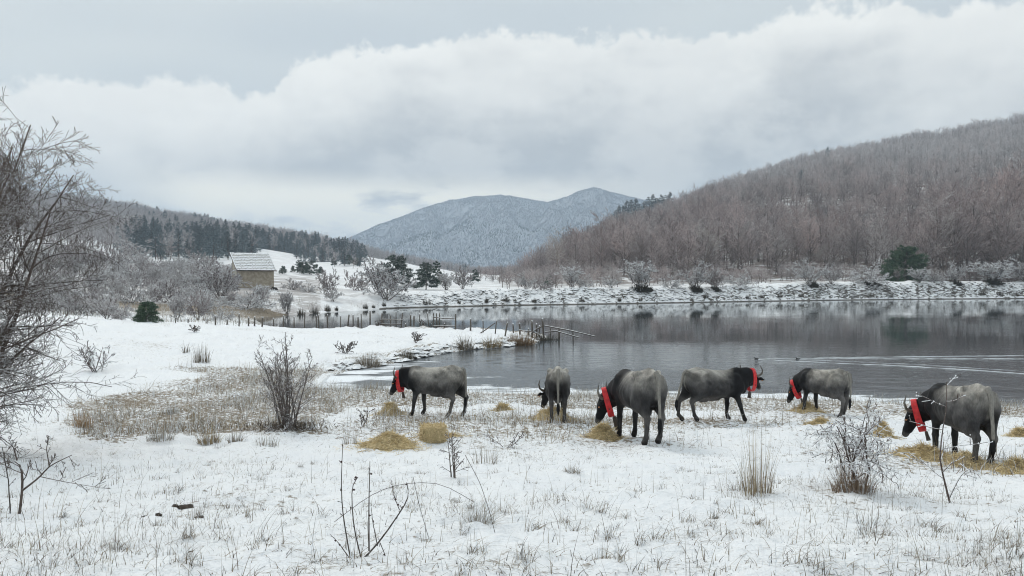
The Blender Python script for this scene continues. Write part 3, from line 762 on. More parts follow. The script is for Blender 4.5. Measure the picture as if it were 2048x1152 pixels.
for p, D, h, lab in [(1656, 600, 12.5, 'lone dark pine below the skyline in the bare right wood'), (1603, 410, 12, 'lone green pine halfway up the bare right wood')]:
    xx, yy, zz = by_depth(p, D); place_tree('lone_pine', lab, 'pine tree', None, PINE_T[1], PINE_C[1], xx, yy, h / 12 * 1.2, 1.0, h / 12)

# ---- left hillside: pines below, bare trees above and to the left
x, y, px = scatter_pd(-260, 1010, 150, 960, 26000, rng)
k = thin(x, y, 3.9); x, y, px = x[k], y[k], px[k]
z = ground(x, y, fine=False); py = HZ - (z - EYE) / y * F
low = np.interp(px, [-260, 150, 230, 300, 380, 470, 505, 520, 575, 600, 640, 690, 722, 735, 780, 850, 900, 1010], [190, 175, 215, 225, 205, 205, 215, 400, 400, 290, 240, 215, 225, 470, 480, 450, 470, 480])
pn = fbm(x / 55, y / 55, 91, 3)
isp = (px > 255 + 90 * pn) & (y < np.interp(px, [225, 300, 420, 560, 640, 720, 800, 1010], [360, 400, 410, 480, 500, 500, 480, 480]) + 150 * pn)
isp |= (pn > 0.36) & (px > 190)
isp = np.where(rng.random(len(x)) < .10, ~isp & (px > 235) & (y < 620), isp)
ok = (y > low)
x, y, z, px, isp = x[ok], y[ok], z[ok], px[ok], isp[ok]
s = np.where(isp, rng.uniform(0.45, 1.1, len(x)), rng.uniform(0.7, 1.05, len(x))) * np.interp(y, [170, 400], [.62, 1.0]) * np.interp(px, [640, 760, 1010], [1, .62, .5]) * np.where((px > 560) & (y < 330), .72, 1); rz = rng.uniform(0, 6.28, len(x))
kp = rng.integers(0, 4, len(x)); kb = rng.integers(0, 5, len(x))
pi = [i for i in np.argsort(y) if isp[i] and 200 < px[i] < 950][:230]
for i in pi:
    spot = ['at the left end of the plantation', 'above the bare thicket', 'behind the stone hut', 'right of the stone hut above the meadow'][int(np.searchsorted([330, 450, 535], px[i]))]
    place_tree('pine_tree', 'dark snow-dusted pine of the left hillside, ' + spot, 'pine tree', 'pines ' + spot, PINE_T[kp[i]], PINE_C[kp[i]], x[i], y[i], s[i], rz[i])
rest = isp.copy(); rest[pi] = False
P3 = np.stack([x, y, z - 0.2], -1); S3 = np.stack([s, s, s], -1)
wood('pine_wood', 'dark snow-dusted pine wood on the left hillside', PINE_M, P3[rest], kp[rest], rz[rest], S3[rest])
nb_ = ~isp; bi = [i for i in np.argsort(y) if nb_[i] and 100 < px[i] < 1000][:60]
for i in bi:
    place_tree('bare_tree', 'mauve bare tree in the mixed wood on the left hillside', 'tree', 'bare trees of the left hillside wood', BARE_T[kb[i]], BARE_LC[kb[i]], x[i], y[i], s[i], rz[i])
nb_[bi] = False
wood('bare_wood', 'mauve leafless wood along the left skyline', BARE_LM, P3[nb_], kb[nb_], rz[nb_], S3[nb_])

# ---- far mountain
x, y, px = scatter_pd(520, 1420, 1750, 3150, 60000, rng)
z = ground(x, y, fine=False); dark = (fbm(x / 160, y / 160, 95, 4) > 0.20 + 0.28 * sstep(z, 60, 320))
kd = np.where(dark, rng.choice([0, 0, 1], len(x)), rng.integers(1, 3, len(x)))
s = rng.uniform(0.3, 0.6, len(x))
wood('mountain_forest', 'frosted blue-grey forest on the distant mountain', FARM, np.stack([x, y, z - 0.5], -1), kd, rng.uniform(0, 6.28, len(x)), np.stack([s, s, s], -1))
# ------------------------------------------------------------------ shrubs in the middle distance
def shrub_meshes(seed, H=3.0, stems=10, spread=0.75, droop=0.15, twigs=9, r0=0.035, twig_r=0.012, sub=7, lean=0.0):
    rng = np.random.default_rng(seed); N = 6
    P = np.zeros((stems, N, 3)); a = np.linspace(0, 2 * math.pi, stems, endpoint=False) + rng.uniform(0, .6, stems)
    d = np.stack([np.cos(a) * spread, np.sin(a) * spread, np.ones(stems)], -1) * 1.0; d[0] = [0.05, 0, 1]
    d[:, 0] += lean
    d = unit(d + rng.normal(0, 0.12, d.shape)); L = H * rng.uniform(0.7, 1.05, stems)
    P[:, 0, :2] = rng.normal(0, 0.035 * H, (stems, 2))
    for k in range(1, N):
        d = unit(d + rng.normal(0, 0.09, d.shape) + np.array([0, 0, -droop / N])); P[:, k] = P[:, k - 1] + d * (L / (N - 1))[:, None]
    R = r0 * rng.uniform(0.6, 1.1, (stems, 1)) * np.linspace(1, 0.3, N)[None]
    b1, r1 = grow(P, R, 7, 0.2, 1.0, 0.4, 1.1, 0.5, 5, 0.1, 0.14, 0.6, rng)
    b2, r2 = grow(b1, r1, sub, 0.15, 1.0, 0.35, 1.1, 0.5, 4, 0.05, 0.16, 0.65, rng)
    tw, rt = grow(b2, r2, twigs, 0.1, 1.0, 0.35, 1.1, 0.5, 3, 0.05, 0.15, 0.8, rng)
    g = Geo(); g.add(*tube_arrays(P, R, 5)); g.add(*tube_arrays(b1, r1, 4)); c = Geo(); c.add(*tube_arrays(b2, np.maximum(r2, twig_r), 3))
    c.add(*spike_arrays(tw[:, 0], tw[:, 1], twig_r)); c.add(*spike_arrays(tw[:, 1], tw[:, 2], twig_r))
    return g, c
def shrub_kind(seed, mat, **kw):
    g, c = shrub_meshes(seed, **kw); a = g.mesh('branches', False); b = c.mesh('twigs', False)
    a.materials.append(M_BARK); b.materials.append(mat); return a, b
SH = {'brown': [shrub_kind(401, M_SHRUB_TWIG, H=3, spread=0.8, twig_r=.028), shrub_kind(402, M_SHRUB_TWIG, H=3, spread=0.6, twig_r=.028), shrub_kind(405, M_SHRUB_TWIG, H=3, spread=1.1, droop=.5, twig_r=.028)],
      'frost': [shrub_kind(403, M_FROST_TWIG, H=3, spread=0.9, twig_r=.028), shrub_kind(404, M_FROST_TWIG, H=3, spread=0.65, twig_r=.028), shrub_kind(406, M_FROST_TWIG, H=3, spread=1.1, droop=.5, twig_r=.028)]}
_ext = {}
def ext_(me):
    if me.name not in _ext:
        c = np.empty(len(me.vertices) * 3, np.float32); me.vertices.foreach_get('co', c); _ext[me.name] = np.abs(c.reshape(-1, 3)).max(0)
    return _ext[me.name]
def shrub(px, py, w, h, kind, label, D=None, var=0, group=None, name='bare_shrub', cat='shrub'):
    x, y, z = by_depth(px, D) if D else at(px, py)
    a, b = SH[kind][var % 3]; zz = ext_(a)[2]; xx = ext_(b)[0]
    hm = h / F * y; wm = w / F * y
    o = thing(name, label, cat, (x, y, z - 0.05), (px * 7.7) % 6.28, group, scale=(wm / (2 * xx) * 1.1, wm / (2 * xx) * 1.1, hm / (zz * 1.1)))
    obj('branches', a, None, o); obj('twigs', b, None, o); return o
LEFT = [ # px, base row, width, height, kind, var, label
 (216, 548, 62, 70, 'brown', 0, 'tall brown bare shrub below the left bare wood, above a snowy slope'),
 (297, 556, 62, 50, 'brown', 1, 'low spreading grey shrub on the snow left of the dark bush'),
 (372, 575, 60, 52, 'frost', 0, 'frosted shrub just left of the large dark bush by the hut'),
 (440, 598, 90, 92, 'brown', 0, 'large dark dense bush standing left of the stone hut'),
 (492, 618, 86, 50, 'frost', 2, 'pale rounded frosty shrub in front of the stone hut'),
 (575, 629, 40, 52, 'frost', 1, 'slim pale shrub at the water corner below the meadow'),
 (352, 641, 52, 60, 'frost', 1, 'thin frosted sapling behind the fence, right of the green pine bush'),
 (395, 640, 66, 66, 'brown', 1, 'pinkish twiggy shrub behind the first fence posts'),
 (213, 640, 84, 66, 'frost', 0, 'frosted shrub clump beside the big bare tree, behind the snowfield'),
 (165, 628, 80, 70, 'brown', 2, 'grey shrub next to the big bare tree at the left edge'),
 (262, 606, 70, 56, 'frost', 2, 'frosted shrub uphill behind the green pine bush'),
 (330, 606, 66, 56, 'brown', 2, 'tangled mauve shrub in the thicket left of the dark bush'),
 (412, 622, 56, 40, 'frost', 0, 'small frosted shrub below the large dark bush'),
 (192, 582, 70, 60, 'frost', 1, 'pale shrub on the slope below the tall brown shrub'),
 (655, 592, 42, 60, 'brown', 1, 'upright bare shrub on the meadow edge right of the hut'),
 (667, 603, 44, 34, 'frost', 0, 'low shrub under the upright shrub on the meadow edge'),
 (709, 581, 42, 48, 'brown', 2, 'small shrub left of the big spreading shrub by the shore'),
 (772, 598, 112, 92, 'brown', 0, 'big spreading mauve shrub on the far left shore'),
 (893, 580, 48, 40, 'frost', 1, 'frosted shrub right of the shore pines'),
 (926, 582, 58, 50, 'brown', 1, 'rounded grey shrub at the left end of the dam'),
 (617, 585, 36, 26, 'frost', 2, 'small low shrub on the meadow slope right of the hut'),
 (586, 580, 44, 28, 'brown', 2, 'low twiggy shrub beside the hut on the meadow'),
 (520, 600, 50, 36, 'frost', 1, 'frosted shrub against the right corner of the stone hut'),
 (268, 520, 60, 46, 'brown', 0, 'brown bare shrub at the upper end of the snowy slope'),
 (335, 514, 70, 50, 'brown', 1, 'wide brown bare shrub in front of the pine plantation'),
 (395, 528, 46, 36, 'brown', 2, 'small brown shrub under the pine plantation'),
 (150, 545, 80, 80, 'brown', 1, 'tall grey shrub behind the big bare tree'),
 (110, 600, 90, 90, 'frost', 0, 'wide grey shrub half hidden behind the big bare tree'),
 (240, 640, 50, 40, 'brown', 1, 'low brown shrub left of the green pine bush'),
 (445, 640, 50, 34, 'frost', 2, 'low frosted shrub behind the fence below the hut'),
]
for (p, py, w, h, kd, vr, lab) in LEFT: shrub(p, py, w, h, kd, lab, var=vr)
# the thicket between the snowfield and the hut
r_ = np.random.default_rng(55); tx, ty, tp = scatter_pd(60, 560, 68, 175, 900, r_)
ts_ = lake_sd(tx, ty); tk = np.array([i for i in thin(tx, ty, 3.0) if ts_[i] > 2.5 and not (abs(tp[i] - 506) < 44 and 96 < ty[i] < 124) and fbm(tx[i] / 14, ty[i] / 14, 58, 2) > -.28 and not (tp[i] > 470 and ty[i] > 118)])[:130]
for i in tk:
    spot = ['behind the big left hawthorn', 'left of the green pine bush', 'between the green pine bush and the dark bush', 'below the stone hut'][int(np.searchsorted([190, 300, 430], tp[i]))]
    kd_ = 'frost' if r_.random() < .6 else 'brown'; hm = r_.uniform(1.3, 3.0) * (1.25 if ty[i] > 120 else 1)
    shrub(tp[i], 0, hm * r_.uniform(1.0, 1.6) * F / ty[i], hm * F / ty[i], kd_, ('frosted pale shrub' if kd_ == 'frost' else 'brown bare shrub') + ' in the dense thicket ' + spot, D=ty[i], var=int(r_.integers(0, 3)), group='thicket shrubs ' + kd_ + ' ' + spot)
DAM = [(1052, 586, 48, 34, 'frost', 0), (1084, 588, 34, 30, 'brown', 2), (1145, 582, 56, 44, 'frost', 1), (1172, 581, 34, 26, 'frost', 2), (1224, 581, 44, 24, 'frost', 0), (1282, 590, 72, 58, 'frost', 1),
       (1342, 580, 44, 30, 'frost', 2), (1390, 589, 72, 58, 'frost', 0), (1430, 586, 44, 46, 'brown', 1), (1478, 578, 50, 30, 'frost', 2), (1622, 582, 70, 52, 'frost', 0), (1662, 576, 52, 40, 'brown', 1),
       (1738, 580, 74, 46, 'frost', 2), (1838, 578, 40, 30, 'frost', 1), (1868, 576, 34, 24, 'brown', 2), (1908, 574, 58, 46, 'frost', 0), (1984, 574, 72, 44, 'frost', 1), (2050, 570, 60, 46, 'brown', 0)]
for i, (p, py, w, h, kd, vr) in enumerate(DAM):
    lab = 'frosted shrub on the far dam, %s from the left along its crest' % ordn[i]
    if p in (1282, 1390): lab = 'bushy shrub with dark base on the far dam, %s of the two darkest' % ('left' if p == 1282 else 'right')
    yy = np.interp(p, [1000, 1300, 1700, 2048], [129, 139, 161, 175]) + (4.5 if (py > 584) else 6.2)
    o = shrub(p, py, w * 1.12, h * 1.12, kd, lab, D=yy, var=vr, group='shrubs along the dam crest')
    if p in (1282, 1390, 1430, 1622, 1738, 1908, 1984):
        g = Geo(); r_ = np.random.default_rng(p); n = 420; a = r_.uniform(0, 6.28, n); rr = np.sqrt(r_.random(n)) * 0.95
        A = np.stack([np.cos(a) * rr * 1.1, np.sin(a) * rr * .8, np.full(n, -0.25)], -1); B = A + np.stack([np.cos(a) * .3, np.sin(a) * .3, r_.uniform(.4, 1.25, n) * (1.2 - rr)], -1)
        g.add(*spike_arrays(A, B, 0.05)); me = g.mesh('dark_base_stems', False)
        obj('dark_base_stems', me, M_DARKSTEM, o)
for i, (p, py, w, h, lab) in enumerate([(790, 566, 80, 66, 'dark pine behind the big spreading shrub on the far left shore'), (852, 582, 62, 56, 'bushy green pine right of the big spreading shrub'),
                                        (874, 566, 34, 48, 'slim dark pine behind the bushy shore pine'), (294, 644, 66, 44, 'small green pine bush with snow behind the left snowfield'),
                                        (1812, 573, 104, 72, 'dark green spreading pine bush behind the dam on the right'), (452, 566, 0, 0, '')]):
    if not w: continue
    D = {790: 150, 852: 138, 874: 165, 1812: 182}.get(p)
    x, y, z = by_depth(p, D) if D else at(p, py)
    a, b = BPINE if p in (1812, 294) else NPINE[i % 3]; hm = h / F * y; wm = w / F * y
    ext = float(ext_(b)[0])
    o = thing('green_pine', lab, 'pine tree', (x, y, z - (.17 * hm if p in (1812, 294) else .05)), i, None, scale=(wm / 2 / ext * 1.15, wm / 2 / ext * 1.15, hm / 6.4 * (1.17 if p in (1812, 294) else 1))); obj('trunk', a, None, o); obj('crown', b, None, o)
# small dark pines dotted over the meadow
mp_ = [(603, 548, 15), (623, 550, 17), (641, 548, 9), (598, 533, 8), (612, 540, 10), (586, 545, 8), (668, 532, 10), (698, 530, 12), (715, 532, 10), (566, 548, 10), (950, 565, 16), (1098, 572, 12)]
mp_.sort()
for i, (p, py, h) in enumerate(mp_):
    x, y, z = at(p, py); s = h * 1.6 / F * y / 6
    o = thing('meadow_pine', 'small dark round pine dotting the far meadow, %s from the left' % ordn[i], 'pine tree', (x, y, z), i, 'small dark pines on the meadow', scale=(s * 1.1, s * 1.1, s))
    a, b = NPINE[i % 3]; obj('trunk', a, None, o); obj('crown', b, None, o)

# ------------------------------------------------------------------ grasses
def blade_arrays(P, H, lean, width, rng, N=3, droop=0.25, az=None):
    """curved ribbons rising from P (n,3)"""
    n = len(P); a = rng.uniform(0, 2 * math.pi, n) if az is None else az; L = np.abs(rng.normal(0, 1, n)) * lean
    hd = np.stack([np.cos(a), np.sin(a), np.zeros(n)], -1)
    side = np.stack([-np.sin(a + 0.7), np.cos(a + 0.7), np.zeros(n)], -1)
    V = []
    for k in range(N):
        t = k / (N - 1); c = P + hd * (H * L * t ** 1.6)[:, None]; c[:, 2] += H * (t - droop * np.minimum(L, 1.5) * t * t)
        w = width * (1 - 0.85 * t); V += [c - side * w[:, None] / 2, c + side * w[:, None] / 2]
    V = np.stack(V, 1); idx = np.arange(n * 2 * N).reshape(n, 2 * N)
    Q = np.concatenate([idx[:, [2 * k, 2 * k + 1, 2 * k + 3, 2 * k + 2]] for k in range(N - 1)])
    return V.reshape(-1, 3), Q
def tints(n, N, rng, cols, snow=0.0):
    c = np.array(cols)[rng.integers(0, len(cols), n)] * rng.uniform(0.7, 1.25, (n, 1))
    if snow:
        k = rng.random(n) < snow; c[k] = np.array([0.80, 0.82, 0.84]) * rng.uniform(0.85, 1.0, (k.sum(), 1))
    return np.repeat(c, 2 * N, 0)
def grass_mat():
    m, t, b = mat_new('dry_grass'); c = t.attr('tint')[0]; t.l.new(c, b.inputs['Base Color'])
    b.inputs['Roughness'].default_value = 0.7; b.inputs['Specular IOR Level'].default_value = 0.2; return m
M_GRASS = grass_mat()
STRAWC = [(0.42, 0.33, 0.19), (0.36, 0.28, 0.17), (0.30, 0.23, 0.14), (0.46, 0.38, 0.24), (0.24, 0.18, 0.12)]
DULL = [(0.27, 0.225, 0.165), (0.22, 0.18, 0.13), (0.33, 0.285, 0.22), (0.17, 0.14, 0.105), (0.38, 0.33, 0.26)]
def field_grass():
    rng = np.random.default_rng(31); g = Geo()
    def put(x, y, H, lean, w, cols, snow=0.0, N=3, droop=.25):
        P = np.stack([x, y, ground(x, y) - 0.01], -1); V, Q = blade_arrays(P, H, lean, w, rng, N, droop); g.add(V, Q, tint=tints(len(x), N, rng, cols, snow))
    # reed belt and marsh
    x = rng.uniform(-30, 26, 900000); y = rng.uniform(11, 36, 900000); k = np.abs(x) < y * 0.78; x, y = x[k], y[k]
    sd = lake_sd(x, y); l = litter_at(x, y, sd); clump = fbm(x / 0.7, y / 0.7, 3, 3)
    k = (rng.random(len(x)) < (np.clip((l - 0.36) * 2.8, 0, 0.8) * np.clip(0.33 + 1.3 * clump + 1.5 * fbm(x / 2.6, y / 2.6, 6, 3), 0.015, 1) * 0.5)) & (sd > 0.1); x, y = x[k], y[k]
    n = len(x); put(x, y, rng.uniform(0.12, 0.40, n) * (1 + 0.8 * np.clip(clump[k], 0, 1)), 0.9, np.full(n, 0.012), DULL + STRAWC[:3], 0.36)
    # thin stalks through the snow, denser near the eye
    D = 2.8 * np.exp(rng.uniform(0, math.log(9.5), 130000)); px = rng.uniform(-160, 2210, 130000); x = (px - 1024) / F * D; y = D
    cl = fbm(x / 1.4, y / 1.4, 13, 3); k = (rng.random(len(x)) < np.clip(0.05 + 1.15 * cl, 0.012, 0.6)) & (lake_sd(x, y) > 0.5); x, y = x[k], y[k]; n = len(x)
    put(x, y, rng.gamma(1.6, 0.032, n) + 0.012, 1.0, 0.0024 + 0.0007 * y / 4, DULL + [(0.13, 0.11, 0.09)], 0.10)
    # bent, snow-laden leaves lying on the snow
    D = 2.8 * np.exp(rng.uniform(0, math.log(8), 26000)); px = rng.uniform(-160, 2210, 26000); x = (px - 1024) / F * D; y = D; n = len(x)
    k = rng.random(n) < np.clip(0.3 + 1.2 * fbm(x / 1.1, y / 1.1, 17, 3), 0.03, 1); x, y = x[k], y[k]; n = len(x)
    put(x, y, rng.uniform(0.03, 0.09, n), 2.0, np.full(n, 0.007), DULL + [(.12, .10, .085), (.09, .08, .07)], 0.3, 5, 0.45)
    # clumped tufts bent under the snow
    D = 3.0 * np.exp(rng.uniform(0, math.log(6), 420)); px = rng.uniform(-120, 2170, 420); cx = (px - 1024) / F * D; m_ = rng.integers(10, 34, 420)
    x = np.repeat(cx, m_); y = np.repeat(D, m_); sp = np.repeat(rng.uniform(.015, .055, 420), m_); x = x + rng.normal(0, 1, len(x)) * sp; y = y + rng.normal(0, 1, len(y)) * sp; n = len(x)
    put(x, y, np.repeat(rng.uniform(.05, .15, 420), m_) * rng.uniform(.5, 1.1, n), 1.3, np.full(n, 0.0055), DULL + [(.13, .11, .09)], 0.34, 5, 0.42)
    # tall single stems
    D = 3.6 * np.exp(rng.uniform(0, math.log(5), 520)); px = rng.uniform(-60, 2110, 520); x = (px - 1024) / F * D; y = D; n = len(x)
    put(x, y, rng.uniform(0.10, 0.36, n), 0.45, np.full(n, 0.0045), DULL + [(0.14, 0.10, 0.08)], 0.0, 5, 0.1)
    # left field and peninsula
    x = rng.uniform(-48, 6, 26000); y = rng.uniform(30, 75, 26000); sd = lake_sd(x, y); cl = fbm(x / 3, y / 3, 23, 3)
    k = (sd > 0.1) & (np.abs(x) < y * 0.78) & (rng.random(len(x)) < np.where(sd < 1.6, 0.55, np.clip(0.03 + 0.45 * cl, 0.004, 0.4))); x, y, sd = x[k], y[k], sd[k]; n = len(x)
    put(x, y, rng.uniform(0.05, 0.16, n) * np.where(sd < 1.6, 1.9, 1.0), 0.8, np.full(n, 0.014), DULL, 0.3)
    # thicket floor on the left
    x = rng.uniform(-75, -18, 26000); y = rng.uniform(62, 112, 26000); sd = lake_sd(x, y); k = (sd > 0.6) & (rng.random(len(x)) < np.clip(0.3 + 1.0 * fbm(x / 4, y / 4, 27, 3), 0, .9)); x, y = x[k], y[k]; n = len(x)
    put(x, y, rng.uniform(0.2, 0.8, n), 0.7, np.full(n, 0.03), DULL, 0.35)
    me = g.mesh('dry_grass', False); o = obj('dry_grass', me, M_GRASS, kind='stuff'); o['label'] = 'dry straw-coloured grass and stalks poking through the snow'; o['category'] = 'grass'
field_grass()
def tussock(px, py, w, h, n, label, cols, snow=0.1, D=None, lean=0.45, name='grass_tussock', bw=None, N=4, cat='grass', group=None, droop=.25):
    x, y, z = by_depth(px, D) if D else at(px, py)
    r = np.random.default_rng(int(px * 13 + py)); wm = w / F * y; hm = h / F * y
    a = r.uniform(0, 6.28, n); rr = np.sqrt(r.random(n)) * wm * 0.42
    P = np.stack([np.cos(a) * rr, np.sin(a) * rr * 0.8, np.full(n, -0.02)], -1); q = rr / (wm * 0.42)
    V, Q = blade_arrays(P, hm * r.uniform(0.35, 1.05, n) * (1.05 - 0.55 * q * q), lean * (0.5 + 0.9 * q), np.full(n, bw or max(0.004, 1.1 * y / F)), r, N, droop, a + r.normal(0, .6, n))
    o = obj(name, mesh(name, V, Q, False, {'tint': tints(n, N, r, cols, snow)}), M_GRASS, loc=(x, y, z)); tag(o, label, cat, group); return o
RUSH = [(0.10, 0.085, 0.06), (0.14, 0.115, 0.08), (0.075, 0.065, 0.05)]
rushes = [(603, 628, 18, 20), (629, 626, 24, 20), (655, 623, 16, 18), (673, 622, 8, 12), (731, 619, 13, 14), (747, 618, 8, 8), (768, 617, 10, 11), (854, 614, 24, 18), (918, 612, 8, 10), (973, 611, 9, 14), (1013, 610, 14, 13),
          (1030, 610, 10, 8), (1068, 609, 12, 12), (1163, 608, 16, 12), (1239, 607, 8, 10), (1281, 606, 9, 9), (1412, 604, 14, 12), (1496, 602, 12, 11), (1522, 602, 16, 12), (1560, 601, 12, 11), (1602, 600, 14, 12), (1630, 600, 26, 14),
          (1712, 599, 14, 10), (1742, 598, 20, 12), (1782, 598, 12, 10), (1966, 596, 12, 14), (2000, 596, 16, 14), (2030, 596, 22, 15)]
for i, (p, py, w, h) in enumerate(rushes):
    D = float(np.interp(p, [560, 590, 650, 700, 800, 1000, 1150, 1300, 1500, 1700, 1850, 2048], [EYE * F / (q - HZ) for q in (633, 630.5, 625, 622, 616, 611, 609, 606.5, 603, 600, 598.5, 597)])) + 0.4
    tussock(p, py, w, h, 130, 'dark clump of rushes at the far waterline, %s from the left' % (ordn[i]), RUSH, 0.03, D=D, lean=0.22, name='rush_clump', bw=0.045, group='rush clumps along the far waterline')
TS = [(402, 722, 44, 42, 90, 'upright brown reed clump on the left snowfield', DULL[:2] + [(.14, .11, .09)], 0.1, 0.16),
      (372, 708, 20, 26, 40, 'small reed tuft beside the upright reed clump', DULL, 0.2, 0.3),
      (735, 733, 62, 34, 420, 'bushy dry sedge tussock at the head of the inlet', DULL, 0.15, 0.6),
      (815, 718, 34, 24, 220, 'dark sedge tussock on the peninsula bank', [(.2, .17, .12), (.13, .11, .08)], 0.12, 0.4),
      (930, 700, 40, 36, 220, 'thin grass tussock on the peninsula bank below the fence', DULL, 0.1, 0.4),
      (985, 697, 50, 28, 240, 'tan grass tussock at the water edge before the leaning rail', STRAWC, 0.1, 0.5),
      (1040, 692, 66, 36, 520, 'brown rusty grass tussock at the peninsula tip', [(.28, .19, .11), (.33, .24, .15), (.22, .15, .09)], 0.02, 0.5),
      (418, 886, 52, 46, 240, 'straw-coloured tussock at the front edge of the marsh', STRAWC, 0.2, 0.5),
      (470, 888, 34, 32, 110, 'small dark tussock right of the straw-coloured one', DULL, 0.2, 0.5),
      (165, 858, 46, 46, 220, 'orange-tan tussock in the marsh near the big bare tree', [(.42, .28, .16), (.46, .33, .2)], 0.15, 0.45),
      (320, 890, 60, 34, 200, 'pale tussock at the marsh edge below the snowfield', DULL, 0.3, 0.55),
      (345, 828, 44, 34, 140, 'grey snow-tipped tussock in the middle of the marsh', DULL, 0.35, 0.6),
      (958, 1052, 80, 66, 240, 'snow-laden bent grass tussock in the foreground', [(.30, .26, .2), (.24, .2, .15)], 0.5, 0.9),
      (1142, 952, 40, 26, 150, 'small grey grass tuft alone on the snow in front of the cows', DULL, 0.3, 0.8),
      (1512, 992, 80, 165, 120, 'tall dry grass clump in front of the walking cow', STRAWC + DULL, 0.08, 0.16),
      (1490, 985, 70, 60, 120, 'bent grey grass at the foot of the tall dry clump', DULL, 0.4, 0.9),
      (1706, 992, 96, 80, 420, 'dense brown grass at the foot of the thorn bush', [(.24, .17, .11), (.30, .22, .15), (.17, .12, .085)], 0.1, 0.5),
      (1690, 980, 40, 130, 40, 'tall thin stems rising through the thorn bush', [(.24, .18, .13)], 0.05, 0.1),
      (1965, 838, 40, 26, 120, 'dry tuft behind the hindmost right cow', DULL, 0.3, 0.5),
      (700, 890, 40, 44, 40, 'thin stalk cluster left of the spilled hay', DULL, 0.1, 0.22),
      (970, 935, 60, 60, 50, 'thin pale stalks right of the hay bale', DULL, 0.2, 0.4),
      (530, 890, 60, 40, 70, 'sparse stalks in the snow under the bare bush', DULL, 0.2, 0.4)]
for (p, py, w, h, n, lab, cols, sn, ln) in TS: tussock(p, py, w, h, n, lab, cols, sn, lean=ln)
# ------------------------------------------------------------------ bare bushes close by
M_TWIG_NEAR = snowy('near_twigs', (0.075, 0.058, 0.05), (0.13, 0.105, 0.09), 0.34, 0.7, 0.85, nscale=14.0)
M_TWIG_SNOW = snowy('snow_laden_twigs', (0.075, 0.052, 0.045), (0.12, 0.09, 0.075), 0.05, 0.5, 1.0, nscale=18.0)
M_TWIG_MID = snowy('frosted_grey_twigs', (0.115, 0.095, 0.085), (0.19, 0.16, 0.145), 0.28, 0.66, 0.88, nscale=14.0)
M_TWIG_DARK = snowy('dark_twigs', (0.06, 0.05, 0.045), (0.11, 0.09, 0.08), 0.55, 0.95, 0.6, nscale=14.0)
M_BERRY = plain('dark_haw', (0.05, 0.02, 0.02), 0.5)
def ball_arrays(C, r):
    """small octahedra at C"""
    o = np.array([[1, 0, 0], [-1, 0, 0], [0, 1, 0], [0, -1, 0], [0, 0, 1], [0, 0, -1]], float)
    f = np.array([[0, 2, 4], [2, 1, 4], [1, 3, 4], [3, 0, 4], [2, 0, 5], [1, 2, 5], [3, 1, 5], [0, 3, 5]])
    r = np.broadcast_to(np.asarray(r, float), (len(C),))
    V = C[:, None] + o[None] * r[:, None, None]; return V.reshape(-1, 3), (f[None] + 6 * np.arange(len(C))[:, None, None]).reshape(-1, 3)
def near_bush(name, label, px, py, D, P, R, levels, mat, rng, berries=0, snowballs=0, cat='shrub', min_r=0.002):
    """stems P (local metres) branched through levels of grow() arguments"""
    x, y, z = by_depth(px, D) if D else at(px, py)
    o = thing(name, label, cat, (x, y, z - 0.03))
    g = Geo(); g.add(*tube_arrays(P, R, 6)); c = Geo(); cur, cr = P, R; allt = []
    for i, lv in enumerate(levels):
        cur, cr = grow(cur, cr, *lv, rng); cr = np.maximum(cr, min_r)
        (g if i == 0 else c).add(*tube_arrays(cur, cr, 4 if i == 0 else 3)); allt.append(cur)
    obj('branches', g.mesh('branches', False), mat, o); obj('twigs', c.mesh('twigs', False), mat, o)
    if berries:
        t = allt[-1]; k = rng.choice(len(t), min(berries, len(t)), replace=False)
        C = t[k, -1] + rng.normal(0, 0.006, (len(k), 3)); obj('berries', mesh('berries', *ball_arrays(C, rng.uniform(.006, .010, len(k)))), M_BERRY, o, kind='stuff')
    if snowballs:
        t = np.concatenate([a.reshape(-1, 3) for a in allt[-2:]]); k = rng.choice(len(t), snowballs, replace=False)
        C = t[k] + np.array([0, 0, 0.004]); obj('snow_clumps', mesh('snow_clumps', *ball_arrays(C, rng.uniform(.005, .011, len(k)))), M_SNOWBIT, o, kind='stuff')
    return o
M_SNOWBIT = plain('lying_snow', SNOW, 0.8)
def stems(n, H, spread, rng, N=7, curve=0.0, base=0.05, jit=0.06, lean=(0, 0)):
    P = np.zeros((n, N, 3)); a = rng.uniform(0, 6.28, n); sp = spread * np.sqrt(rng.random(n))
    d = unit(np.stack([np.cos(a) * sp + lean[0], np.sin(a) * sp + lean[1], np.ones(n)], -1)); L = H * rng.uniform(0.75, 1.05, n)
    P[:, 0, :2] = rng.normal(0, base, (n, 2))
    for k in range(1, N):
        d = unit(d + rng.normal(0, jit, d.shape) + np.array([0, 0, curve / N])); P[:, k] = P[:, k - 1] + d * (L / (N - 1))[:, None]
    return P
# the bush in front of the inlet
r_ = np.random.default_rng(61); P = stems(13, 1.95, 0.32, r_, base=0.09, jit=0.05)
near_bush('bare_bush', 'bare dark many-stemmed bush standing alone in the snow before the inlet', 576, 862, 17.0, P, 0.024 * np.linspace(1, .25, 7)[None] * r_.uniform(.6, 1.1, (13, 1)),
          [(8, .1, 1, .4, .95, .34, 6, .25, .1, .55), (7, .15, 1, .4, 1.1, .42, 5, .1, .13, .6), (4, .1, 1, .5, 1.1, .45, 3, .05, .12, .8)], M_TWIG_MID, r_, min_r=0.0036)
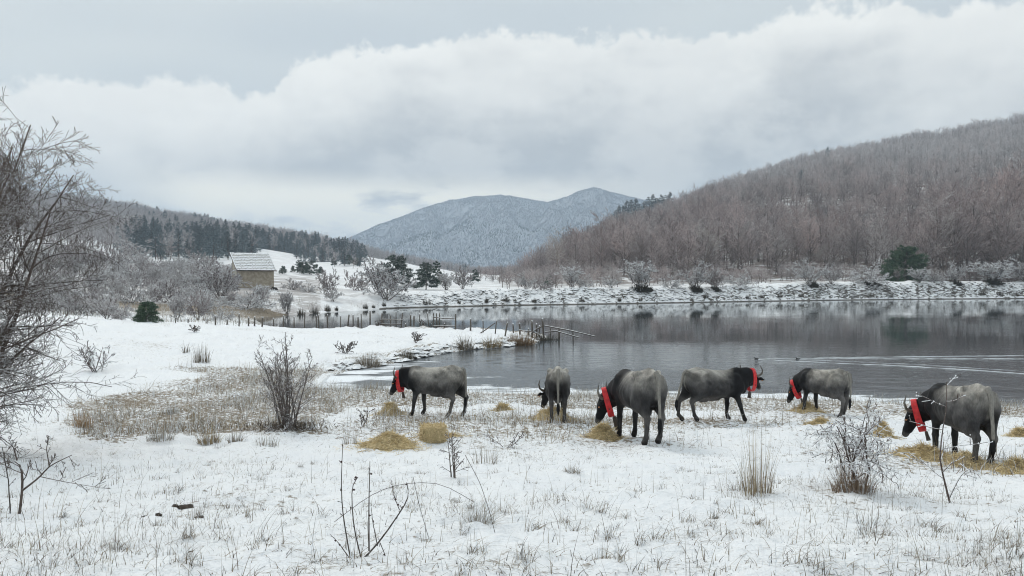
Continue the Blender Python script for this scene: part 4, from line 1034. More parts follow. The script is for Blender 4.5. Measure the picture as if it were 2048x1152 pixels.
# dark leaf litter round its foot
x, y, z = by_depth(576, 17.0)
o = obj('leaf_litter', None or mesh('leaf_litter', *(lambda n, r: blade_arrays(np.stack([r.normal(0, .42, n), r.normal(0, .3, n), np.zeros(n)], -1), r.uniform(.05, .16, n), 1.6, np.full(n, .02), r, 3, .4))(700, np.random.default_rng(3)), False,
    {'tint': tints(700, 3, np.random.default_rng(4), [(.06, .045, .035), (.1, .08, .06), (.14, .11, .08)], 0.05)}), M_GRASS, loc=(x, y, z + .01)); tag(o, 'patch of dark fallen twigs under the lone bare bush', 'leaf litter')
# the big tree at the left edge
r_ = np.random.default_rng(72)
P = stems(17, 5.9, 0.5, r_, N=9, base=0.25, jit=0.07, lean=(0.05, 0)); 
near_bush('hawthorn_tree', 'big frosted bare hawthorn with drooping twigs at the left edge', -130, 905, 12.6, P, 0.06 * np.linspace(1, .2, 9)[None] * r_.uniform(.6, 1.1, (17, 1)),
          [(20, .02, 1, .6, 1.45, .38, 7, -.35, .10, .5), (11, .1, 1, .4, 1.1, .42, 5, -.12, .13, .6), (8, .1, 1, .4, 1.1, .45, 4, .0, .14, .8)], M_TWIG_NEAR, r_, berries=900, cat='tree', min_r=0.0035)
# thorn bush in front of the right cows
r_ = np.random.default_rng(83); P = stems(9, 0.95, 0.5, r_, base=0.06, jit=0.17)
near_bush('thorn_bush', 'snow-laden thorn bush with tangled twigs in front of the right cows', 1712, 990, 8.35, P, 0.013 * np.linspace(1, .45, 7)[None] * r_.uniform(.6, 1.1, (9, 1)),
          [(7, .35, 1, 1.0, 1.6, .62, 7, -.1, .18, .7), (5, .2, 1, .5, 1.2, .5, 5, -.05, .16, .75), (3, .2, 1, .6, 1.2, .45, 3, .1, .15, .8)], M_TWIG_SNOW, r_, snowballs=500, min_r=0.0042)
# slender sapling right of it
r_ = np.random.default_rng(93); zs = np.linspace(0, 1.3, 9)
P = np.stack([np.array([0.10, 0.06, 0.02, -0.01, 0.0, 0.02, 0.05, 0.06, 0.06]), np.zeros(9), zs], -1)[None]
P2 = np.stack([np.linspace(0.09, 0.42, 9), np.zeros(9), 0.08 + 0.30 * np.sin(np.linspace(0, 2.4, 9))], -1)[None]
near_bush('sapling', 'slender snow-beaded sapling in front of the rightmost cow', 1882, 998, 8.15, np.concatenate([P, P2]), 0.0115 * np.linspace(1, .3, 9)[None] * np.array([[1.], [.7]]),
          [(9, .12, 1, 1.0, 1.6, .38, 6, .05, .08, .6), (3, .25, 1, .5, 1.1, .3, 4, .2, .1, .65)], M_TWIG_SNOW, r_, snowballs=110, cat='sapling', min_r=0.004)
# cane shrub in the foreground
r_ = np.random.default_rng(103)
def cane(pts, n=9):
    p = np.array(pts, float); t = np.linspace(0, len(p) - 1, n); i = np.minimum(t.astype(int), len(p) - 2); w = (t - i)[:, None]
    q = p[i] * (1 - w) + p[i + 1] * w; q[1:-1] = (q[:-2] + 2 * q[1:-1] + q[2:]) / 4; return q
u = 4.95 / F
P = np.array([cane([((a - 718) * u, d, (1112 - b) * u) for a, b, d in L]) for L in [
    [(702, 1112, 0), (684, 1020, .02), (680, 960, .03), (682, 880, .05)], [(722, 1104, 0), (708, 1040, -.02), (704, 960, -.03), (718, 940, -.03)],
    [(738, 1090, 0), (736, 1000, .03), (737, 915, .05)], [(718, 1114, 0), (755, 1078, .0), (796, 1020, .02), (818, 985, .03), (812, 956, .03)],
    [(700, 1106, 0), (680, 1070, -.04), (664, 1052, -.05)], [(755, 1080, 0), (745, 1030, .0), (742, 1004, .01)], [(798, 1010, .02), (788, 985, .02), (780, 950, .04)], [(760, 1076, .01), (775, 1110, .0), (779, 1128, .0)]]])
near_bush('cane_shrub', 'thin upright thorny canes in the centre foreground', 718, 1112, 4.95, P, 0.0048 * np.linspace(1, .4, 9)[None] * np.array([1, 1, 1.1, 1.3, .7, .7, .6, .6])[:, None],
          [(5, .3, 1, .7, 1.2, .05, 3, .1, .1, .7), (2, .4, 1, .4, .9, .3, 3, .1, .1, .7)], M_TWIG_DARK, r_, berries=20, min_r=0.002)
# forked sapling bottom left
r_ = np.random.default_rng(113); u = 6.9 / F
P = np.array([cane([((a - 38) * u, d, (1008 - b) * u) for a, b, d in L]) for L in [
    [(38, 1008, 0), (45, 955, 0), (42, 915, .02), (28, 895, .03), (-10, 905, .05)], [(45, 955, 0), (85, 926, -.03), (104, 903, -.04), (150, 882, -.05)],
    [(30, 897, .03), (24, 870, .02), (10, 850, .04)], [(86, 926, -.03), (140, 935, -.06), (215, 946, -.08)], [(104, 904, -.04), (98, 870, -.04), (104, 850, -.05)]]])
near_bush('forked_sapling', 'dark forked sapling at the lower left edge', 38, 1008, 6.9, P, 0.0115 * np.linspace(1, .4, 9)[None] * np.array([1.2, .9, .6, .5, .5])[:, None],
          [(6, .35, 1, .6, 1.2, .35, 5, .15, .12, .6), (4, .2, 1, .5, 1.1, .45, 4, .1, .14, .7)], M_TWIG_NEAR, r_, cat='sapling', min_r=0.003)
r_ = np.random.default_rng(114)
near_bush('edge_sapling', 'thin dark stem cut by the lower left picture edge', 2, 1010, 6.8, stems(1, .72, .12, r_), 0.007 * np.linspace(1, .4, 7)[None], [(5, .4, 1, .6, 1.1, .4, 5, .2, .1, .6), (3, .3, 1, .5, 1, .4, 3, .1, .1, .7)], M_TWIG_DARK, r_, cat='sapling', min_r=0.0022)
# arched dead stems over the foreground
for i, (L, lab) in enumerate([([(668, 1040, 0), (740, 985, 0), (800, 962, 0), (880, 962, .03), (948, 1004, .05)], 'long arched dead stalk curving over the foreground canes'),
                              ([(930, 870, 0), (960, 925, 0), (978, 980, 0), (990, 1026, 0)], 'leaning thin dead stalk behind the snow-laden tussock'),
                              ([(826, 930, 0), (838, 985, 0), (858, 1055, 0)], 'straight leaning stalk between the canes and the tussock')]):
    x, y, z = by_depth(L[-1][0], 5.6); u = y / F; P = np.array([cane([((a - L[-1][0]) * u, d, (L[-1][1] - b) * u) for a, b, d in L], 12)])
    zo = 0.22 if i == 0 else 0.0
    o = obj('dead_stalk', mesh('dead_stalk', *tube_arrays(P + np.array([0, 0, zo]), 0.0024 * np.ones((1, 12)), 4), False), M_TWIG_DARK, loc=(x, y, z)); tag(o, lab, 'stalk')
# small shrubs on the left field, the peninsula and the near snow
for (p, py, w, h, n, lab, D) in [(193, 742, 52, 62, 8, 'small feathery bare shrub on the left snowfield', None), (692, 706, 44, 30, 8, 'low twiggy shrub on the peninsula near the inlet', None),
                              (831, 685, 22, 26, 6, 'tiny twiggy shrub in the middle of the peninsula', None), (388, 664, 30, 18, 6, 'tiny dark shrub at the far rim of the left snowfield', None), (765, 658, 36, 28, 7, 'low bare shrub among the fence posts by the water', 63.5), (850, 660, 26, 24, 6, 'small twiggy shrub behind the gate-like fence frame', 63),
                              (1010, 890, 64, 48, 4, 'sparse thorny twigs on the snow right of the hay bale', None), (725, 862, 32, 44, 2, 'thin bent twigs left of the feeding cow', None), (905, 960, 36, 90, 3, 'thin upright bare twigs right of the hay bale', None), (560, 870, 90, 40, 5, 'low dead brush at the foot of the lone bare bush', None)]:
    r_ = np.random.default_rng(p); x, y, z = by_depth(p, D) if D else at(p, py); H = h / F * y; k = 0.35 if y > 12 else .22
    P = stems(n, H, 0.9 * w / h, r_, base=0.06 * H)
    near_bush('small_shrub', lab, p, py, y, P, 0.016 * H * np.linspace(1, .4, 7)[None] * np.ones((n, 1)), [(6, .15, 1, .5, 1.1, .45, 5, .1, .12, .65), (4, .2, 1, .5, 1.1, .45, 3, .1, .14, .7)], M_TWIG_SNOW if p in (193, 1010) else M_TWIG_NEAR, r_, min_r=0.0004 * y)

# ------------------------------------------------------------------ molehills and dark earth
M_EARTH = plain('bare_earth', (0.035, 0.028, 0.024), 0.9, (0.07, 0.055, 0.045), bump=0.8)
for p, py, w, lab in [(372, 1012, 30, 'largest dark earth clod showing through the foreground snow'), (398, 1030, 18, 'dark earth clod right of the largest one'), (318, 1028, 13, 'small dark earth clod left of the largest one'),
                 (288, 1026, 11, 'leftmost small dark earth clod in the snow'), (382, 1116, 14, 'dark earth clod near the lower picture edge'), (352, 1010, 18, 'lumpy dark earth clod touching the largest one'), (182, 706, 14, 'dark stone on the left snowfield')]:
    x, y, z = at(p, py); s = w / F * y / 2; r_ = np.random.default_rng(p)
    th, ph = np.meshgrid(np.linspace(0, 2 * np.pi, 14, endpoint=False), np.linspace(0.05, np.pi - .05, 9)); n3 = np.stack([np.cos(th) * np.sin(ph), np.sin(th) * np.sin(ph), np.cos(ph)], -1)
    rr = 1 + 0.7 * fbm(n3[..., 0] * 1.7 + p, n3[..., 1] * 1.7 + n3[..., 2], p, 3); V = n3 * rr[..., None] * np.array([s, s * .8, s * .5]); i_ = np.arange(14 * 9).reshape(9, 14); j_ = np.roll(i_, -1, 1)
    o = obj('earth_clod', mesh('earth_clod', V.reshape(-1, 3), np.stack([i_[:-1], i_[1:], j_[1:], j_[:-1]], -1).reshape(-1, 4)), M_EARTH, loc=(x, y, z + s * .05)); tag(o, lab, 'earth clod')

# ------------------------------------------------------------------ stones of the dam and the peninsula bank
def stones():
    M_STONE = snowy('snow_capped_stone', (0.09, 0.08, 0.07), (0.17, 0.15, 0.13), 0.15, 0.45, 1.0, nscale=1.5)
    def field(n, px0, px1, rng, lo, hi, smin, smax, far):
        px = rng.uniform(px0, px1, n)
        if far: sh = np.interp(px, [560, 650, 700, 800, 1000, 1150, 1300, 1500, 1700, 1850, 2100], [EYE * F / (q - HZ) for q in (632, 625, 622, 616, 611, 609, 606.5, 603, 600, 598.5, 596.5)]) + rng.uniform(lo, hi, n)
        else: sh = np.interp(px, [640, 700, 755, 810, 850, 905, 960, 1020, 1066, 1090], [EYE * F / (q - HZ) for q in (750, 741, 734, 723, 714, 704, 698, 693, 686, 678)]) + rng.uniform(lo, hi, n)
        x = (px - 1024) / F * sh; z = ground(x, sh); r = rng.uniform(smin, smax, n)
        base = np.array([[1, 0, 0], [.5, .87, .1], [-.5, .87, -.1], [-1, 0, .1], [-.5, -.87, 0], [.5, -.87, .1], [.55, .1, .7], [-.1, .55, .75], [-.5, -.3, .65], [0, 0, -.6]])
        f = np.array([[0, 1, 6], [1, 7, 6], [1, 2, 7], [2, 3, 8], [2, 8, 7], [3, 4, 8], [4, 5, 8], [5, 6, 8], [5, 0, 6], [6, 7, 8], [1, 0, 9], [2, 1, 9], [3, 2, 9], [4, 3, 9], [5, 4, 9], [0, 5, 9]])
        a = rng.uniform(0, 6.28, n); c, s = np.cos(a), np.sin(a); B = base[None] * rng.uniform(.6, 1.3, (n, 10, 3)) * (r[:, None, None] * np.array([1.3, 1.0, .6]))
        V = np.stack([B[..., 0] * c[:, None] - B[..., 1] * s[:, None], B[..., 0] * s[:, None] + B[..., 1] * c[:, None], B[..., 2]], -1) + np.stack([x, sh, z], -1)[:, None]
        return V.reshape(-1, 3), (f[None] + 10 * np.arange(n)[:, None, None]).reshape(-1, 3)
    rng = np.random.default_rng(9)
    o = obj('bank_stones', mesh('bank_stones', *field(2600, 790, 2110, rng, 0.3, 5.5, .1, .34, True), False), M_STONE, kind='stuff'); o['label'] = 'snow-capped stones facing the far dam'; o['category'] = 'stones'
    o = obj('shore_stones', mesh('shore_stones', *field(420, 650, 1085, rng, 0.0, 1.7, .07, .26, False), False), M_STONE, kind='stuff'); o['label'] = 'snow-capped stones and clods along the peninsula bank'; o['category'] = 'stones'
stones()

# ------------------------------------------------------------------ stone hut
def hut():
    M_WALL = bpy.data.materials.new('rubble_wall'); M_WALL.use_nodes = True; t = NT(M_WALL.node_tree); b = M_WALL.node_tree.nodes['Principled BSDF']
    pos = t.new('ShaderNodeTexCoord').outputs['Object']
    t.l.new(t.mix(t.noise(pos, 1.7, 5), (0.24, 0.205, 0.16), (0.38, 0.335, 0.265)), b.inputs['Base Color']); b.inputs['Roughness'].default_value = 0.9
    M_ST = plain('wall_stone', (0.47, 0.41, 0.325), 0.9, (0.30, 0.255, 0.195), nscale=2.2)
    M_TILE = snowy('snowy_roof_tiles', (0.20, 0.15, 0.125), (0.28, 0.22, 0.19), 0.12, 0.5, 0.97, nscale=2.0)
    M_EDGE = plain('dark_eaves', (0.05, 0.042, 0.038), 0.9)
    D = 119.0; x, y, z = by_depth(506, D); z = EYE + (HZ - 574) / F * D
    root = thing('stone_hut', 'small stone hut with snowy tiled roof on the far left shore', 'hut', (x, y, z), math.radians(33))
    W, Lh, Hf, Hb = 2.7, 1.8, 2.65, 4.95   # half width, half depth, front and back wall heights
    def prism(pts, d0, d1, axis):
        """extrude an outline (a,z) along axis between d0 and d1"""
        n = len(pts); V = []
        for d in (d0, d1):
            for a, zz in pts: V.append((a, d, zz) if axis == 'y' else (d, a, zz))
        f = [tuple(range(n))[::-1], tuple(range(n, 2 * n))]; q = [(i, (i + 1) % n, n + (i + 1) % n, n + i) for i in range(n)]
        me = bpy.data.meshes.new('wall'); me.from_pydata(V, [], f + q); me.update(); return me
    T = 0.35
    obj('wall', prism([(-W, -.6), (W, -.6), (W, Hf), (-W, Hf)], -Lh, -Lh + T, 'y'), M_WALL, root)
    obj('wall', prism([(-W, -.6), (W, -.6), (W, Hb), (-W, Hb)], Lh - T, Lh, 'y'), M_WALL, root)
    side = [(-Lh + T, -.6), (Lh - T, -.6), (Lh - T, Hb - .05), (-Lh + T, Hf + .1)]
    wl_ = obj('wall', prism(side, -W, -W + T, 'x'), plain('plastered_wall', (0.50, 0.465, 0.39), 0.9, (0.42, 0.385, 0.315)), root); wl_['label'] = 'smooth pale rendered end wall'
    obj('wall', prism(side, W - T, W, 'x'), M_WALL, root)
    # face stones of the front wall
    rng = np.random.default_rng(4); g = Geo()
    zz = -.3
    while zz < Hf - .12:
        h = rng.uniform(.14, .24); a = -W + .02
        while a < W - .1:
            w = min(rng.uniform(.2, .48), W - a - .01); e = .02; dz = rng.uniform(.015, .05)
            v = [(a + e, -Lh - dz, zz + e), (a + w - e, -Lh - dz, zz + e), (a + w - e, -Lh - dz, zz + h - e), (a + e, -Lh - dz, zz + h - e), (a, -Lh + .01, zz), (a + w, -Lh + .01, zz), (a + w, -Lh + .01, zz + h), (a, -Lh + .01, zz + h)]
            g.add(v, [(0, 1, 2, 3), (4, 5, 1, 0), (5, 6, 2, 1), (6, 7, 3, 2), (7, 4, 0, 3)]); a += w
        zz += h
    obj('face_stones', g.mesh('face_stones', False), M_ST, root, kind='stuff')
    # lean-to roof: boards, then rows of round tiles
    ang = math.atan2(Hb - Hf, 2 * Lh); 
    y0, y1 = -Lh - .38, Lh + .35; zf = lambda yy: Hf + (yy + Lh) * math.tan(ang)
    rf = obj('roof', prism([(y0, zf(y0) + .02), (y1, zf(y1) + .02), (y1, zf(y1) + .12), (y0, zf(y0) + .12)], -W - .3, W + .3, 'x'), M_EDGE, root)
    g = Geo(); nC, nR = 26, 11; cw = (2 * W + .56) / nC
    for i in range(nC):
        cx = -W - .28 + (i + .5) * cw
        for j in range(nR):
            ya = y0 - .03 + (y1 - y0) * j / nR; yb = ya + (y1 - y0) / nR * 1.18; th = np.linspace(0.15, math.pi - .15, 6); r0, r1 = cw * .56, cw * .47
            dx, lift = rng.normal(0, .012), rng.normal(0, .012)
            V = [(cx + dx + r0 * math.cos(q), ya, zf(ya) + .15 + lift + r0 * .55 * math.sin(q)) for q in th] + [(cx + dx + r1 * math.cos(q), yb, zf(yb) + .10 + lift + r1 * .55 * math.sin(q)) for q in th]
            g.add(V, [(k, 6 + k, 7 + k, k + 1) for k in range(5)], [(0, 1, 2), (0, 2, 3), (0, 3, 4), (0, 4, 5)])
    obj('roof_tiles', g.mesh('roof_tiles', False), M_TILE, rf, kind='stuff')
    g = Geo()
    for sx in (-1, 1):
        me_ = [(sx * (W + .3), yy, zf(yy) + dz) for yy in (y0 - .02, y1) for dz in (0, .24)] + [(sx * (W + .16), yy, zf(yy) + dz) for yy in (y0 - .02, y1) for dz in (0, .24)]
        g.add(me_, [(0, 2, 3, 1), (4, 5, 7, 6), (1, 3, 7, 5), (0, 1, 5, 4), (2, 6, 7, 3), (0, 4, 6, 2)])
    obj('verge_tiles', g.mesh('verge_tiles', False), M_TILE, rf)
    # dark stone step at the right corner
    o = obj('stone_block', prism([(W - .6, -.75), (W + .7, -.9), (W + .35, -.1), (W - .3, 0.02)], -Lh - .5, -Lh + .3, 'y'), M_EDGE, root)
hut()

# ------------------------------------------------------------------ fence on the peninsula
def fence():
    M_POST = snowy('weathered_post', (0.085, 0.072, 0.06), (0.15, 0.13, 0.11), 0.55, 0.9, 1.0, nscale=9.0)
    M_CAP = M_SNOWBIT
    root = thing('post_fence', 'broken grey wooden post fence along the far side of the peninsula', 'fence', by_depth(800, 63))
    ox, oy, oz = root.location
    # px, top row, base row, depth, lean in px
    posts = [(351, 635, 60, 0), (376, 638, 60, 0), (414, 637, 61, 0), (431, 632, 60, 1), (454, 638, 62, 0), (478, 628, 60, 0), (497, 635, 62, 0), (509, 634, 61, 0), (524, 635, 60, -1), (547, 637, 63, 0), (567, 632, 62, 0),
             (588, 634, 62, 0), (609, 624, 61, 0), (633, 631, 63, 0), (637, 630, 62, 0), (655, 630, 63, 0), (681, 632, 62, 0), (695, 629, 63, -3), (706, 630, 64, 0), (716, 634, 64, 0), (723, 627, 62, 1), (740, 622, 64, 0),
             (763, 626, 62, -1), (781, 629, 63, 0), (792, 624, 64, 0), (802, 625, 62, -3), (811, 648, 61, 0), (821, 629, 62, 0), (827, 631, 62, -1), (840, 628, 64, 1), (858, 626, 64, 3), (867, 625, 61, 0), (874, 626, 63, 1), (879, 625, 61, 0),
             (889, 647, 61, 0), (911, 627, 60, 0), (941, 638, 58.5, 0), (966, 641, 57, 0), (990, 641, 54.5, -3), (1009, 645, 52.5, -6), (1027, 648, 55, 1), (1040, 647, 56, 1), (1057, 657, 55, 0), (1064, 642, 54, 0), (1073, 648, 54.5, 0), (1078, 652, 55, -1), (1088, 638, 53.5, 3), (1101, 654, 55, 0), (1118, 657, 54, 0), (1146, 662, 53, 0)]
    for (p, top, D, lean) in posts:
        x = (p - 1024) / F * D; sd = float(lake_sd(np.array([x]), np.array([D]))[0]); z = gz(x, D) if sd > 0 else -0.3
        zt = EYE + (HZ - top) / F * D; lx = -lean / F * D; r = 0.045 + 0.012 * ((p * 7) % 3)
        q = np.array([[[x - ox, D - oy, z - .15 - oz], [x + lx * .5 - ox + .01, D - oy, (z + zt) / 2 - oz], [x + lx - ox, D - oy + .02, zt - oz]]])
        V, Q = tube_arrays(q, np.array([[r, r * .92, r * .85]]), 6); n = len(V)
        me = mesh('post', np.vstack([V]), [Q, np.array([[n - 6, n - 5, n - 4, n - 3, n - 2, n - 1]])], True); po = obj('post', me, M_POST, root)
        # snow cap
        th = np.linspace(0, 2 * np.pi, 6, endpoint=False) + .5; c = q[0, -1]; ring = np.stack([c[0] + r * np.cos(th), c[1] + r * np.sin(th), np.full(6, c[2] + .003)], -1)
        ring2 = np.stack([c[0] + r * .7 * np.cos(th), c[1] + r * .7 * np.sin(th), np.full(6, c[2] + .045)], -1); V = np.vstack([ring, ring2, c + [0, 0, .06]])
        obj('snow_cap', mesh('snow_cap', V, [np.array([(i, (i + 1) % 6, 6 + (i + 1) % 6, 6 + i) for i in range(6)]), np.array([(6 + i, 6 + (i + 1) % 6, 12) for i in range(6)])]), M_CAP, po)
    rails = [[(867, 634, 61), (890, 637, 61), (911, 636, 60)], [(867, 652, 61), (890, 652, 61), (911, 652, 60)], [(763, 639, 62), (785, 639, 62), (806, 640, 62)], [(763, 648, 62), (785, 649, 62), (802, 648, 62)], [(953, 671, 56), (972, 659, 56), (990, 646, 54.6)],
             [(1038, 660, 55.5), (1050, 662, 55), (1064, 663, 54.2)], [(1063, 666, 54), (1075, 657, 54), (1088, 651, 53.5)], [(1088, 651, 53.5), (1140, 661, 52), (1191, 673, 51)], [(1090, 664, 53.4), (1112, 662, 53), (1158, 675, 52)], [(1066, 664, 54), (1078, 668, 53.8), (1084, 677, 53.6)]]
    for L in rails:
        q = np.array([[[(p - 1024) / F * D - ox, D - .05 - oy, EYE + (HZ - py) / F * D - oz] for p, py, D in L]]); V, Q = tube_arrays(q, np.full((1, 3), .045) * np.array([1, 1, .8]), 6); obj('rail', mesh('rail', V, Q), M_POST, root)
    # brush caught at the end of the fence
    r_ = np.random.default_rng(5); n = 160; A = np.stack([r_.normal(0, .6, n), r_.normal(0, .4, n), np.zeros(n)], -1) + np.array([(1082 - 1024) / F * 53.6 - ox, 53.6 - oy, 0.0 - oz]); B = A + np.stack([r_.normal(0, .35, n), r_.normal(0, .3, n), r_.uniform(.15, .6, n)], -1)
    obj('brushwood', mesh('brushwood', *spike_arrays(A, B, .02), False), M_DARKSTEM, root, kind='stuff')
fence()

# ------------------------------------------------------------------ ducks and their wakes
def ducks():
    M_DUCK = plain('dark_duck', (0.02, 0.018, 0.016), 0.6); M_BILL = plain('duck_bill', (0.12, 0.11, 0.09), 0.5)
    M_WAKE, t, b = mat_new('painted_glint_water'); b.inputs['Base Color'].default_value = (0.48, 0.51, 0.53, 1); b.inputs['Roughness'].default_value = 0.3; b.inputs['IOR'].default_value = 1.333  # pale base colour paints the sky's glint onto the wake
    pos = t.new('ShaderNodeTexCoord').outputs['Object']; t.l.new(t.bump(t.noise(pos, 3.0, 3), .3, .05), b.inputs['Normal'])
    for p, lab in ((1513, 'small dark duck leading on the lake, left of the pair'), (1596, 'small dark duck following on the lake, right of the pair')):
        D = EYE * F / (718 - HZ); x = (p - 1024) / F * D
        root = thing('duck', lab, 'duck', (x, D, 0), math.pi, 'pair of ducks swimming', scale=(.5, .5, .34))
        h = .04; gx, gy, gzz = np.meshgrid(np.arange(-.34, .36, .02), np.arange(-.16, .18, .02), np.arange(-.1, .36, .02), indexing='ij'); p3 = np.stack([gx, gy, gzz], -1)
        def cap(a, b_, r1, r2):
            a = np.array(a); ba = np.array(b_) - a; tt = np.clip(((p3 - a) @ ba) / (ba @ ba), 0, 1); return np.linalg.norm(p3 - a - tt[..., None] * ba, axis=-1) - (r1 + (r2 - r1) * tt)
        f = cap((-.16, 0, .04), (.10, 0, .05), .07, .105); f = smin(f, cap((-.28, 0, .10), (-.14, 0, .06), .02, .06), .05); f = smin(f, cap((.14, 0, .09), (.20, 0, .22), .05, .035), .04); f = smin(f, cap((.20, 0, .24), (.24, 0, .24), .052, .045), .02)
        V, Q = surface_nets(f, (-.34, -.16, -.1), .02); obj('body', mesh('body', V, Q), M_DUCK, root)
        obj('bill', mesh('bill', *spike_arrays(np.array([[.26, 0, .235]]), np.array([[.36, 0, .225]]), .022, 6)), M_BILL, root)
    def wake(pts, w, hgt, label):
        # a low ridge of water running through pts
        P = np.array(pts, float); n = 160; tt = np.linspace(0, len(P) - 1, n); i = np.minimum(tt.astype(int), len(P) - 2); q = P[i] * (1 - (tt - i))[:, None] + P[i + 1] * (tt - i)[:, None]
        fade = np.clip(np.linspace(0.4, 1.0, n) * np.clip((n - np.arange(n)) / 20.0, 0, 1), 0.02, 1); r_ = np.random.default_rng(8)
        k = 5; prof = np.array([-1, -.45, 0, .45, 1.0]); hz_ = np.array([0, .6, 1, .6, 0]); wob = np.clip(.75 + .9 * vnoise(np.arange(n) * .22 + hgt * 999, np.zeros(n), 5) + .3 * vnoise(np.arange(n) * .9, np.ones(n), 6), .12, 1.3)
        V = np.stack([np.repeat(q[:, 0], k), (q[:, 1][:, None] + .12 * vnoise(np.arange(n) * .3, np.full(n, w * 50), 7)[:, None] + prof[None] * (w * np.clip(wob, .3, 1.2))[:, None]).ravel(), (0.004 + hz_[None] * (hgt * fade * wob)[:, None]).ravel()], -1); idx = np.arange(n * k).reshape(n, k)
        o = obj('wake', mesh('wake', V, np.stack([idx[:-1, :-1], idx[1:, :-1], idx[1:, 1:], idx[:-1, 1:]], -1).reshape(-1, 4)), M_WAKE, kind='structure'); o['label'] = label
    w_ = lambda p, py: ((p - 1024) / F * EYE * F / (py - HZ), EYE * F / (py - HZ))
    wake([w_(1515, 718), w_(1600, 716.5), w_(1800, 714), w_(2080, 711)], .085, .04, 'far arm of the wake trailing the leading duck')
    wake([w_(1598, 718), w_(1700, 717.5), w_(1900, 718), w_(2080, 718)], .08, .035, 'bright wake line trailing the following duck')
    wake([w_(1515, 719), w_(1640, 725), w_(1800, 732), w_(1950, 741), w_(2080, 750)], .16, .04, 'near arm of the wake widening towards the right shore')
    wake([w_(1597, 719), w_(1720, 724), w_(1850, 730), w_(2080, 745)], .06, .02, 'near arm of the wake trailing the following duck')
# ------------------------------------------------------------------ implicit surfaces for animals
def smin(a, b, k):
    h = np.clip(.5 + .5 * (b - a) / k, 0, 1); return b * (1 - h) + a * h - k * h * (1 - h)
def surface_nets(Fv, origin, h):
    s = Fv < 0; nx, ny, nz = Fv.shape
    cnt = np.zeros((nx - 1, ny - 1, nz - 1), np.float32); acc = np.zeros((nx - 1, ny - 1, nz - 1, 3), np.float32)
    off = [(i, j, k) for i in (0, 1) for j in (0, 1) for k in (0, 1)]
    def cr(o): return (slice(o[0], nx - 1 + o[0]), slice(o[1], ny - 1 + o[1]), slice(o[2], nz - 1 + o[2]))
    for a in off:
        for ax in range(3):
            if a[ax]: continue
            b = list(a); b[ax] = 1; fa, fb = Fv[cr(a)], Fv[cr(b)]; m = (fa < 0) != (fb < 0); t = np.where(m, fa / np.where(m, fa - fb, 1), 0)
            cnt += m
            for d in range(3): acc[..., d] += m * (a[d] + (t if d == ax else 0))
    mask = cnt > 0; idx = np.full(mask.shape, -1, np.int64); idx[mask] = np.arange(mask.sum())
    cell = np.argwhere(mask); V = (cell + acc[mask] / cnt[mask][:, None]) * h + np.array(origin)
    quads = []
    for ax in range(3):
        sl0 = [slice(None)] * 3; sl1 = [slice(None)] * 3; sl0[ax] = slice(0, -1); sl1[ax] = slice(1, None)
        c = s[tuple(sl0)] != s[tuple(sl1)]; e = np.argwhere(c); u, v = (ax + 1) % 3, (ax + 2) % 3
        dims = mask.shape; ok = (e[:, u] > 0) & (e[:, v] > 0) & (e[:, u] < dims[u]) & (e[:, v] < dims[v]) & (e[:, ax] < dims[ax]); e = e[ok]
        def g(du, dv):
            q = e.copy(); q[:, u] -= du; q[:, v] -= dv; return idx[q[:, 0], q[:, 1], q[:, 2]]
        Q = np.stack([g(1, 1), g(0, 1), g(0, 0), g(1, 0)], -1); fl = ~s[e[:, 0], e[:, 1], e[:, 2]]; Q[fl] = Q[fl][:, ::-1]; quads.append(Q)
    return V, np.concatenate(quads)

M_COAT = None
def coat_material():
    m, t, b = mat_new('cow_coat'); pos = t.new('ShaderNodeTexCoord').outputs['Object']; c = t.attr('coat')[0]
    n = t.noise(t.vmul(pos, (6, 6, 2.2)), 7.0, 5, 0.65); g = t.ss(n, 0.25, 0.75, 0.72, 1.25); c = t.mix(1.0, c, t.comb(g, g, g), 'MULTIPLY')
    t.l.new(c, b.inputs['Base Color']); b.inputs['Roughness'].default_value = 0.62; b.inputs['Specular IOR Level'].default_value = 0.3
    b.inputs['Specular IOR Level'].default_value = 0.15
    t.l.new(t.bump(t.noise(t.vmul(pos, (1, 1, .4)), 60.0, 3), 0.35, 0.01), b.inputs['Normal']); return m
M_COAT = coat_material()
M_HORN = plain('horn', (0.09, 0.08, 0.07), 0.4, (0.2, 0.18, 0.15), nscale=5); M_EYE = plain('eye', (0.01, 0.008, 0.006), 0.1, spec=0.6)
M_RED = plain('red_collar_paint', (0.76, 0.04, 0.045), 0.5, (0.50, 0.03, 0.032), nscale=16, bump=.4); M_BELL = plain('old_bell_iron', (0.13, 0.10, 0.08), 0.55, (0.08, 0.065, 0.055), bump=.5); M_BELL.node_tree.nodes['Principled BSDF'].inputs['Metallic'].default_value = .4
M_TAG = plain('orange_ear_tag', (0.75, 0.36, 0.16), 0.5); M_STUD = plain('dark_stud', (.03, .02, .02), .4)

